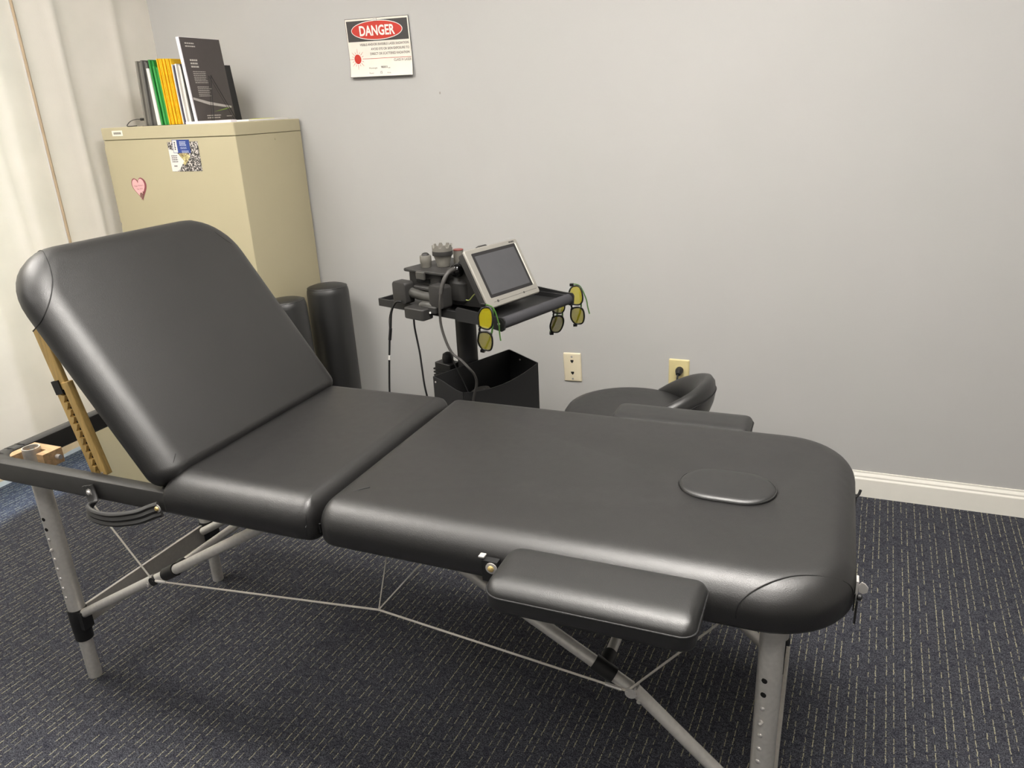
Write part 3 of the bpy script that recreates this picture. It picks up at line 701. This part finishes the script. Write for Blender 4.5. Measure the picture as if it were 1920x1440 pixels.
# ------------------------------------------------------------------ wall plates
def plate(name, label, cx, cz, w_, h, roll, mat):
    t_ = thing(name, label, 'outlet', (cx, -.001, cz)); mm = Matrix.Translation((cx, 0, cz)) @ Matrix.Rotation(roll, 4, 'Y') @ Matrix.Rotation(PI/2, 4, 'X')
    b = MB(); b.loops([[(x, y, z) for x, y in rrect(-w_/2+i, w_/2-i, -h/2+i, h/2-i, .003, 3)] for i, z in ((0, 0), (0, .003), (.003, .0062), (.006, .0068))], mm)
    obj('cover', b, mat, t_, 25); return t_, mm
m_ivory = M("ivory_plastic", (222, 211, 184), .35, var=.02); m_almond = M('almond_plastic', (210, 197, 148), .35, var=.02)
jk, mm = plate('phone_jack', 'ivory telephone wall plate with two dark jack holes', -.888, .3825, .070, .1143, math.radians(-2.0), m_ivory)
for y in (.025, -.022):
    obj('jack', MB().prism([(-.006, .005), (-.006, -.001), (-.003, -.004), (-.001, -.007), (.002, -.007), (.003, -.004), (.006, -.001), (.006, .005)][::-1], .0062, .0074, mm @ Matrix.Translation((0, y, 0))), m_hole, jk)
for y in (.043, -.046): obj('screw', MB().lathe([(.0042, .006), (.004, .008), (.001, .0088)], 10, mm @ Matrix.Translation((0, y, 0))), m_steel, jk)
ol, mm = plate('wall_outlet', 'almond power outlet on the wall behind the stool', -.482, .390, .074, .1143, 0., m_almond)
for y in (.0195, -.0195): obj('socket', MB().prism([(x, y+q) for x, q in rrect(-.017, .017, -.0145, .0145, .012, 6)], .0062, .0084, mm), m_almond, ol)
pg = thing('power_plug', 'black power plug with its cord in the almond outlet', 'plug', (-.478, -.02, .408))
obj('body', MB().tube([(-.478, -.009, .409), (-.478, -.018, .409), (-.478, -.030, .407), (-.478, -.040, .402)], [.0135, .0145, .012, .008], 14), m_blackp, pg)
obj('cord', MB().tube(arc([(-.478, -.040, .402), (-.479, -.050, .385), (-.482, -.045, .30), (-.49, -.04, .10), (-.52, -.06, .006), (-.9, -.10, .006)], 8), .0035, 8), m_blackp, pg)

# ------------------------------------------------------------------ bolsters
def bolster(x, y, r, h, lx, ly, label):
    b = thing('bolster', label, 'bolster', (x, y, 0), group='bolsters by the cabinet')
    m = Matrix.Translation((x, y, 0)) @ Matrix.Rotation(ly, 4, 'Y') @ Matrix.Rotation(lx, 4, 'X')
    c = MB(); c.lathe([(r-.012, .004), (r-.003, .008), (r, .018), (r, h-.03), (r-.002, h-.015), (r-.006, h-.006)], 40, m)
    bo = obj('cover', c, m_leather2, b, 50)
    obj('end_cap', MB().lathe([(r-.006, h-.006), (r-.012, h-.001), (r-.03, h+.004), (.002, h+.008)], 40, m), m_leather2, b, 60)
    obj('piping', MB().tube([m @ Vector(((r-.0055)*math.cos(2*PI*i/40), (r-.0055)*math.sin(2*PI*i/40), h-.006)) for i in range(41)], .002, 6), m_leather2, bo)
bolster(-1.846, -.170, .083, .695, -.025, -.03, 'taller-looking black vinyl bolster standing against the grey wall')
bolster(-1.848, -.415, .079, .695, -.03, -.06, 'black vinyl bolster half hidden behind the raised backrest')

# ------------------------------------------------------------------ stool
S = thing('rolling_stool', 'black round stool with a low curved back behind the table', 'stool', (-.525, -.555, 0)); sx, sy, sz = -.525, -.555, .470
ms = Matrix.Translation((sx, sy, 0))
obj('seat', MB().lathe([(.165, sz-.07), (.192, sz-.062), (.198, sz-.05), (.198, sz-.018), (.190, sz-.006), (.172, sz-.001), (.10, sz+.001), (.004, sz+.0015)], 48, ms), m_leather2, S, 50)
bb = MB(); L = []; n = 28
for i in range(n+1):
    s_ = i/n*2-1; a = math.radians(-8) + s_*math.radians(84); e_ = math.cos(s_*PI/2)**.85 if abs(s_) < .999 else .03
    top = .462 + .124*e_; bot = .455 + .0*e_ - .01; th = .030 + .034*e_; rb = .196; tilt = .034*e_
    ring = []
    for k in range(14):
        q = 2*PI*k/14; h_ = (math.sin(q)+1)/2; rad = rb + th/2*math.cos(q) + tilt*h_ + .012*math.sin(q)*0
        ring.append((sx+rad*math.cos(a), sy+rad*math.sin(a), bot+(top-bot)*h_))
    L.append(ring)
bb.loops(L); sbk = obj('backrest', bb, m_leather2, S, 60)
pp_ = []
for i in range(3, n-2):
    s_ = i/n*2-1; a = math.radians(-8)+s_*math.radians(84); e_ = math.cos(s_*PI/2)**.85
    q = math.radians(28); h_ = (math.sin(q)+1)/2; top = .462+.124*e_; rad = .196+(.03+.034*e_)/2*math.cos(q)+.034*e_*h_
    pp_.append((sx+(rad+.0006)*math.cos(a), sy+(rad+.0006)*math.sin(a), .445+(top-.445)*h_))
obj('seam', MB().tube(pp_, .0014, 6), m_thread, sbk)
obj('column', MB().lathe([(.022, .12), (.022, .30), (.014, .30), (.014, sz-.07)], 20, ms), m_steel, S)
for k in range(5):
    a = 2*PI*k/5+.3; e0 = Vector((sx+.02*math.cos(a), sy+.02*math.sin(a), .12)); e1 = Vector((sx+.24*math.cos(a), sy+.24*math.sin(a), .075))
    lg = obj('leg', MB().tube([e0, e1], [.018, .012], 10), m_blackp, S)
    obj('caster', MB().tube([e1+Vector((-.012*math.sin(a), .012*math.cos(a), -.048)), e1+Vector((.012*math.sin(a), -.012*math.cos(a), -.048))], .027, 16), m_blackp, lg)

# ------------------------------------------------------------------ equipment cart
OX, OY, TZ, RZ = -.847, -.786, .78, math.radians(-16.785)
MC = Matrix.Translation((OX, OY, 0)) @ Matrix.Rotation(RZ, 4, 'Z')
Cc = thing('equipment_cart', 'black equipment cart with a tray and a bin against the grey wall', 'cart', (OX, OY, 0), RZ)
ROOTS[Cc.name] = MC
tr = MB(); tr.slab(-.505, -.004, .022, .345, TZ-.018, TZ-.012, .01, .001, m=MC)
tr.slab(-.507, -.004, .018, .024, TZ-.022, TZ+.002, .002, .001, m=MC); tr.slab(-.507, -.004, .341, .347, TZ-.022, TZ+.002, .002, .001, m=MC)
tr.slab(-.507, -.501, .020, .345, TZ-.022, TZ+.002, .002, .001, m=MC)
tray = obj('tray', tr, m_black, Cc, 30)
for v0, v1 in ((.0135, .0185), (.3465, .3515)):
    out = [(-.165, TZ-.024), (-.165, TZ+.010), (-.158, TZ+.017), (-.02, TZ+.008), (.014, TZ+.008), (.020, TZ), (.018, TZ-.026), (.008, TZ-.032), (-.06, TZ-.024)]
    obj('side_plate', MB().loops([[(u_, v_, z_) for u_, z_ in out] for v_ in (v1, v0)], MC), m_black, Cc, 25)
hn = obj('handle', MB().tube([MC @ Vector((0, .0185, TZ-.012)), MC @ Vector((0, .3465, TZ-.012))], .0165, 24), M('rubber_grip', (58, 58, 62), .8, bump=.5, bs=900), Cc)
obj('end_cap', MB().tube([MC @ Vector((0, .0125, TZ-.012)), MC @ Vector((0, .019, TZ-.012))], .0168, 24), m_blackp, hn)
obj('bolt', MB().lathe([(.0042, 0), (.004, .002), (.001, .003)], 10, align_z(MC @ Vector((.0, .0125, TZ-.010)), MC @ Vector((.0, -1, TZ-.010)))), m_steel, hn)
obj('post', MB().lathe([(.0335, .06), (.0335, TZ-.022)], 28, MC @ Matrix.Translation((-.295, .19, 0))), m_black, Cc)
bs = MB()
for k in range(5):
    a = 2*PI*k/5+.2; bs.tube([MC @ Vector((-.295, .19, .075)), MC @ Vector((-.295+.24*math.cos(a), .19+.24*math.sin(a), .062))], [.028, .018], 10)
cbase = obj('base', bs, m_black, Cc)
for k in range(5):
    a = 2*PI*k/5+.2; p = MC @ Vector((-.295+.24*math.cos(a), .19+.24*math.sin(a), .03)); q = RZ+a
    obj('caster', MB().tube([p+Vector((-.012*math.sin(q), .012*math.cos(q), 0)), p+Vector((.012*math.sin(q), -.012*math.cos(q), 0))], .03, 16), m_blackp, cbase)
# bin hanging on the post: sheet metal box with a cut-away front
BA, BB_, BC, BD = (-.255, -.010), (-.236, .330), (-.108, .318), (-.140, -.004)
zA, zB, zC, zD, zb0 = TZ-.2065, TZ-.210, TZ-.231, TZ-.237, .30
def wallsheet(p, q, zs, th=.003, n=10):
    p, q = Vector(p), Vector(q); d = (q-p).normalized(); nn = Vector((-d.y, d.x))*th; L = []
    for i in range(n+1):
        s_ = i/n; c_ = p+(q-p)*s_; z = zs(s_); L.append([(c_.x, c_.y, zb0), (c_.x+nn.x, c_.y+nn.y, zb0), (c_.x+nn.x, c_.y+nn.y, z), (c_.x, c_.y, z)])
    return MB().loops(L, MC)
sm = lambda s_: s_*s_*(3-2*s_)
bn = MB()
for w_ in (wallsheet(BA, BB_, lambda s_: zA+(zB-zA)*s_), wallsheet(BB_, BC, lambda s_: zB+(zC-zB)*s_), wallsheet(BC, BD, lambda s_: zD-.012*math.sin(PI*min(1, s_))*0 + (zC-zD)*(1-s_)**2 - .022*math.sin(PI*s_)**.9), wallsheet(BD, BA, lambda s_: zD+(zA-zD)*sm(s_))):
    bn.add(w_.v, w_.f)
bn.add([MC @ Vector((x, y, zb0)) for x, y in (BA, BB_, BC, BD)], [(0, 1, 2, 3)])
bin_ = obj('storage_bin', bn, m_black, Cc, 25)
for p, q in ((Vector((-.246, -.0125, TZ-.222)), Vector((-.246, -1, TZ-.222))), (Vector((-.185, .323, TZ-.235)), Vector((-.185, -1, TZ-.235)))):
    obj('screw', MB().lathe([(.0032, 0), (.003, .001), (.0008, .0016)], 8, align_z(MC @ p, MC @ q)), m_steel, bin_)
# ribbed power block on the rear of the post
pb = MB(); mpb = MC @ Matrix.Translation((-.362, .160, 0))
pb.slab(-.036, .036, -.024, .024, .40, TZ-.226, .004, .002, m=mpb)
for i in range(12): pb.box(-.040, .040, -.027, .027, .405+.0112*i, .410+.0112*i, m=mpb)
pbk = obj('power_block', pb, m_blackp, Cc, 30)
obj('knob', MB().lathe([(.012, TZ-.232), (.016, TZ-.226), (.019, TZ-.212), (.016, TZ-.198), (.006, TZ-.192)], 16, mpb @ Matrix.Translation((.004, 0, 0))), m_blackp, pbk)
obj('arm', MB().tube([mpb @ Vector((.03, 0, .47)), mpb @ Vector((.052, .008, .47))], .012, 10), m_blackp, pbk)
# coils inside the bin
for k, (u_, v_, r_) in enumerate(((-.206, .052, .034), (-.196, .132, .034))):
    cl_ = thing('hose_coil', ['smaller grey hose coil lying in the cart bin', 'larger grey hose coil lying in the cart bin, nearer the post'][k], 'hose', tuple(MC @ Vector((u_, v_, zb0+.004))), RZ, 'coils in the cart bin')
    for j in range(8):
        c_ = [MC @ Vector((u_+r_*.6*math.cos(2*PI*i/24), v_+r_*math.sin(2*PI*i/24)*.9, zb0+.030+.0225*j+.004*math.sin(2*PI*i/24))) for i in range(25)]
        obj('turn', MB().tube(c_, .009, 8), M('grey_hose', (58, 56, 54), .6), cl_)

# ------------------------------------------------------------------ laser console on the tray
MK = Matrix.Translation((OX, OY, TZ)) @ Matrix.Rotation(RZ, 4, 'Z')
K = thing('laser_console', 'grey therapy laser console with a tilted touch screen on the cart tray', 'console', (OX, OY, TZ), RZ); ROOTS[K.name] = MK
m_grey = M('dark_grey_plastic', (45, 44, 43), .55, bump=.1); m_grey2 = M('mid_grey_plastic', (66, 65, 62), .5); m_sil = M('silver_plastic', (152, 149, 142), .38, .15, var=.02)
m_lgrey = M('light_grey_plastic', (118, 115, 108), .45)
# monitor: local x along v, y up the screen, z out
bl, tl = Vector((-.057, .04, .018)), Vector((-.145, .04, .176)); up_ = (tl-bl).normalized(); hx_ = Vector((0, 1, 0)); nz_ = hx_.cross(up_).normalized(); Hm = (tl-bl).length
mm = Matrix((hx_, up_, nz_)).transposed().to_4x4(); mm.translation = bl; mm = MK @ mm
mon = MB(); mon.slab(-.001, .237, .0, Hm, -.006, .004, .008, .0025, 5, m=mm); mo = obj('monitor', mon, m_sil, K, 30)
obj('shell', MB().slab(.002, .234, .002, Hm-.002, -.034, -.006, .012, .006, 5, m=mm), m_grey, mo)
obj('bezel', MB().slab(.022, .218, .028, Hm-.014, .0036, .0046, .003, .0004, m=mm), M('bezel_black', (44, 43, 44), .5, spec=.3), mo)
obj('screen', MB().slab(.031, .209, .037, Hm-.024, .0042, .0052, .002, .0003, m=mm), M('dark_screen', (82, 82, 85), .6, var=.03, spec=.3), mo)
ln = MB(); ln.box(.028, .226, .0145, .0155, .004, .0044, m=mm); ln.lathe([(.004, .004), (.004, .0048)], 14, mm @ Matrix.Translation((.045, .015, 0))); ln.lathe([(.003, .004), (.003, .0048)], 14, mm @ Matrix.Translation((.165, .015, 0)))
obj('groove', ln, m_grey2, mo)
ln = MB(); bars(ln, mm @ Matrix.Translation((0, 0, .004)), .196, Hm-.010, .024, 1, .01, .0045, .0004, 0.); obj('print', ln, m_grey2, mo)
ln = MB(); ln.box(.2195, .2225, .03, Hm-.014, .004, .0052, m=mm); obj('bright_strip', ln, M('bright_trim', (235, 232, 222), .3), mo)
obj('top_bump', MB().slab(.075, .118, Hm-.004, Hm+.008, -.024, -.008, .006, .003, m=mm), m_grey, mo)
# console body
bd = MB(); out = [(-.40, .0), (-.40, .045), (-.385, .095), (-.26, .104), (-.205, .132), (-.190, .150), (-.178, .146), (-.112, .026), (-.108, .008)]
L = []
for v_, s_ in ((.075, .94), (.085, 1.), (.255, 1.), (.265, .94)): L.append([(-.23+(u_+.23)*s_, v_, .0+w_*s_-.0) for u_, w_ in out])
bd.loops(list(reversed(L)), MK); obj('body', bd, m_grey, K, 35)
fr_ = MB(); fr_.slab(-.245, -.165, .060, .200, .010, .085, .03, .012, 6, m=MK); obj('side_pod', fr_, m_grey, K, 40)
obj('green_piping', MB().tube([MK @ Vector(p) for p in arc([(-.165, .062, .028), (-.150, .060, .030), (-.130, .058, .048), (-.108, .056, .060)], 6)], .0016, 6), M('lime_trim', (168, 178, 96), .5), K)
# tool deck
dk = MB(); dk.slab(-.400, -.225, .035, .235, .097, .1055, .012, .002, 4, m=MK); deck = obj('tool_deck', dk, m_grey, K, 30)
obj('deck_support', MB().slab(-.393, -.25, .05, .22, .045, .097, .012, .004, 4, m=MK), m_grey, K)
obj('clip', MB().slab(-.336, -.300, .027, .037, .079, .103, .004, .002, m=MK), m_grey2, deck)
vt = MB(); vt.box(-.352, -.298, .046, .0505, .066, .079, m=MK); obj('vent', vt, m_hole, deck)
obj('latch_lever', MB().slab(-.355, -.255, .030, .052, .046, .058, .006, .003, m=MK @ Matrix.Rotation(.0, 4, 'Y')), m_grey, deck)
# hand unit lying across the tray: two square padded ends on a bar
hu = thing('hand_unit', 'dark grey dumbbell shaped hand unit lying on the near edge of the tray', 'hand unit', tuple(MK @ Vector((-.31, .03, 0))), RZ)
for uc, wc, hw in ((-.386, .037, .030), (-.228, .042, .030)):
    m = MK @ Matrix.Translation((uc, .0, wc)) @ Matrix.Rotation(PI/2, 4, 'X')
    pd = MB(); pd.loops([[(x, y, z) for x, y in rrect(-hw+i, hw-i, -.034+i, .034-i, .010, 5)] for i, z in ((.004, -.040), (0, -.036), (0, -.004), (.0015, -.001), (.005, 0))], m)
    obj('end_pad', pd, m_grey, hu, 35)
obj('grip', MB().tube([MK @ Vector(p) for p in ((-.36, .028, .036), (-.31, .030, .030), (-.25, .028, .028))], [.016, .014, .017], 16), m_grey2, hu)
# lower cradle with the transducer
lw = obj('cradle', MB().slab(-.338, -.255, -.032, .014, -.028, .006, .008, .003, m=MK), m_grey, K)
obj('cradle_arm', MB().slab(-.293, -.228, -.006, .016, -.010, .012, .006, .003, m=MK), m_grey, K)
obj('led', MB().tube([MK @ Vector((-.251, -.002, -.006)), MK @ Vector((-.249, -.008, -.006))], .003, 8), M('led_white', (245, 245, 240), .3), lw)
rd = thing('roller_head', 'dark grey round-tipped attachment lying below the hand unit', 'attachment', tuple(MK @ Vector((-.27, .02, 0))), RZ)
obj('tip', MB().tube([MK @ Vector((-.300, .0, .010)), MK @ Vector((-.292, .005, .011)), MK @ Vector((-.255, .010, .010)), MK @ Vector((-.245, .012, .009))], [.006, .012, .013, .010], 14), m_grey2, rd)
# heads standing on the deck
hd_ = thing('treatment_head', 'grey crown-edged treatment head standing tallest on the console deck', 'attachment', tuple(MK @ Vector((-.300, .115, .1055))), RZ, 'treatment heads on the deck'); m = MK @ Matrix.Translation((-.300, .115, .1055))
obj('cone', MB().lathe([(.018, 0), (.020, .003), (.0205, .012), (.0295, .038)], 28, m), m_lgrey, hd_)
obj('band', MB().lathe([(.0315, .036), (.0318, .038), (.0318, .047), (.0315, .049)], 28, m), m_grey, hd_)
cr_ = MB(); N = 48
tp = lambda k: .068 if (k % 6) < 3 else .059
lo1 = [(.0312*math.cos(2*PI*k/N), .0312*math.sin(2*PI*k/N), .048) for k in range(N)]; hi1 = [(.0312*math.cos(2*PI*k/N), .0312*math.sin(2*PI*k/N), tp(k)) for k in range(N)]
hi2 = [(.0262*math.cos(2*PI*k/N), .0262*math.sin(2*PI*k/N), tp(k)) for k in range(N)]; lo2 = [(.025*math.cos(2*PI*k/N), .025*math.sin(2*PI*k/N), .054) for k in range(N)]
cr_.loops([lo1, hi1, hi2, lo2], m); obj('crown', cr_, m_lgrey, hd_, 30)
hd2 = thing('treatment_head', 'small light grey round head with a dark dome on the console deck', 'attachment', tuple(MK @ Vector((-.345, .085, .1055))), RZ, 'treatment heads on the deck'); m = MK @ Matrix.Translation((-.345, .085, .1055))
obj('cap', MB().lathe([(.0155, 0), (.0165, .002), (.0165, .012), (.0178, .014), (.0178, .032), (.0165, .0355), (.012, .036)], 24, m), m_lgrey, hd2)
obj('dome', MB().lathe([(.0125, .036), (.011, .040), (.007, .0432), (.001, .0445)], 20, m), m_grey, hd2)
hd3 = thing('treatment_head', 'silver round head partly hidden behind the screen edge', 'attachment', tuple(MK @ Vector((-.296, .180, .1055))), RZ, 'treatment heads on the deck'); m = MK @ Matrix.Translation((-.296, .180, .1055))
obj('cap', MB().lathe([(.015, 0), (.016, .002), (.016, .030), (.0155, .040), (.013, .042)], 24, m), m_lgrey, hd3)
obj('ring', MB().lathe([(.0160, .0395), (.0163, .0405), (.0158, .0425), (.0135, .0428)], 24, m), M('red_ring', (120, 58, 52), .4), hd3)
bl_ = obj('swivel_joint', MB().lathe([(.021*math.sin(PI*i/12)+.0002, -.021*math.cos(PI*i/12)) for i in range(13)], 20, MK @ Matrix.Translation((-.197, .066, .112))), M('gloss_black', (14, 14, 14), .12), K)
obj('socket', MB().lathe([(.018, -.02), (.024, -.012), (.024, .0), (.020, .006)], 20, align_z(MK @ Vector((-.182, .096, .109)), MK @ Vector((-.197, .066, .112)))), m_grey, K)
# cables
def cable(pts, r, mat, label=None): return obj('cable', MB().tube([MK @ p for p in arc(pts, 8)], r, 8), mat, K, label=label)
m_hose = M('grey_ribbed_hose', (62, 60, 58), .45, bump=.8, bs=500)
obj('strain_relief', MB().tube([MK @ p for p in arc([(-.190, .046, .120), (-.192, .020, .112), (-.196, .000, .084), (-.198, -.010, .055)], 8)], [.0075]*8+[.0065]*8+[.006]*8+[.0055], 10), m_hose, K)
cable([(-.198, -.010, .056), (-.200, -.013, .03), (-.203, -.013, -.028), (-.190, -.013, -.075), (-.169, -.010, -.116), (-.140, -.004, -.136), (-.113, .0, -.158), (-.105, .012, -.18), (-.106, .02, -.21), (-.122, .02, -.257), (-.14, .02, -.33)], .0040, m_hose)
cable([(-.375, -.004, .012), (-.390, -.012, .010), (-.412, -.014, -.022), (-.424, -.014, -.075), (-.436, -.014, -.121), (-.460, -.014, -.279), (-.465, -.014, -.36)], .0032, m_blackp)
cable([(-.372, -.004, .010), (-.400, -.012, .004), (-.424, -.014, -.04), (-.430, -.014, -.085)], .0016, m_blackp)
obj('splitter', MB().tube([MK @ Vector((-.425, -.014, -.078)), MK @ Vector((-.434, -.014, -.116))], .0052, 8), m_blackp, K)
obj('cable_band', MB().tube([MK @ Vector((-.4435, -.014, -.168)), MK @ Vector((-.446, -.014, -.184))], .0040, 8), m_wpaper, K)
cable([(-.318, -.010, -.023), (-.317, -.012, -.06), (-.307, -.010, -.136), (-.303, -.010, -.19), (-.297, -.010, -.253), (-.29, 0, -.33)], .0030, m_blackp)
cable([(-.178, -.008, -.118), (-.168, .0, -.16), (-.150, .015, -.22), (-.139, .02, -.255), (-.12, .03, -.33)], .0018, m_blackp)

# ------------------------------------------------------------------ safety glasses hanging from the handle
m_lens = glassy('yellow_lens', (158, 148, 6), .58); m_frame = M('black_gloss_frame', (20, 20, 20), .25); m_tg = M('green_rubber', (74, 118, 50), .5)
def glasses(u_, v_, w_, yaw, label, tilt=0.):
    p = MK @ Vector((u_, v_, w_)); g = thing('safety_glasses', label, 'glasses', tuple(p), RZ+yaw, 'safety glasses on the cart')
    Mg = ROOTS[g.name] @ Matrix.Rotation(tilt, 4, 'Y')
    for s_ in (1, -1):
        out = [(-.017, -.026), (.008, -.029), (.020, -.018), (.021, .004), (.014, .024), (.002, .029), (-.014, .024), (-.022, .004)]
        P = arc([(x, 0, s_*(.033 + z)) for x, z in out] + [(out[0][0], 0, s_*(.033+out[0][1]))], 5)
        crv = lambda q: Vector((q.x, -.006*(1-(q.z/.07)**2)+.010*(q.z/.07)**2, q.z))
        Pc = [Mg @ crv(q) for q in P]
        obj('rim', MB().tube(Pc, .0027, 8), m_frame, g, 60)
        cen = Mg @ crv(Vector((0, 0, s_*.033))); k = len(Pc)-1
        lb_ = MB(); nrm = (Mg.to_3x3() @ Vector((0, .0008, 0)))
        lb_.loops([[q - nrm for q in Pc[:-1]], [q + nrm for q in Pc[:-1]]])
        obj('lens', lb_, m_lens, g, 60)
        e_ = .066*s_
        tp_ = [(-.012, .008, e_), (-.012, .020, e_*.97), (-.006, .024, e_*.8), (.008, .025, e_*.2), (.010, .025, -e_*.4), (.012, .025, -e_*.8)] if s_ < 0 else [(-.010, .008, e_), (-.004, .022, e_*.97), (.012, .028, e_*.8), (.026, .030, e_*.2), (.029, .030, -e_*.2), (.033, .030, -e_*.55)]
        obj('temple', MB().tube([Mg @ q for q in arc(tp_, 5)], .0034, 8, flat=.6), m_tg, g)
        obj('hinge', MB().box(-.018, -.006, .004, .014, e_-.004, e_+.004, m=Mg), m_frame, g)
    obj('bridge', MB().tube([Mg @ q for q in arc([(-.012, -.006, .010), (-.016, -.007, 0), (-.012, -.006, -.010)], 5)], .0032, 8), m_frame, g)
    for s_ in (1, -1): obj('nose_pad', MB().tube([Mg @ Vector((.012, .0, s_*.008)), Mg @ Vector((.016, .006, s_*.014))], .002, 6), m_frame, g)
    return g
glasses(-.014, -.028, -.018, math.radians(18), 'yellow-lensed safety glasses hanging at the near end of the cart handle', math.radians(4))
glasses(-.068, .380, -.077, math.radians(55), 'yellow-lensed safety glasses hanging just below the far end of the cart handle', math.radians(6))
glasses(-.007, .402, -.046, math.radians(25), 'yellow-lensed safety glasses hanging farthest right on the cart handle', math.radians(-4))
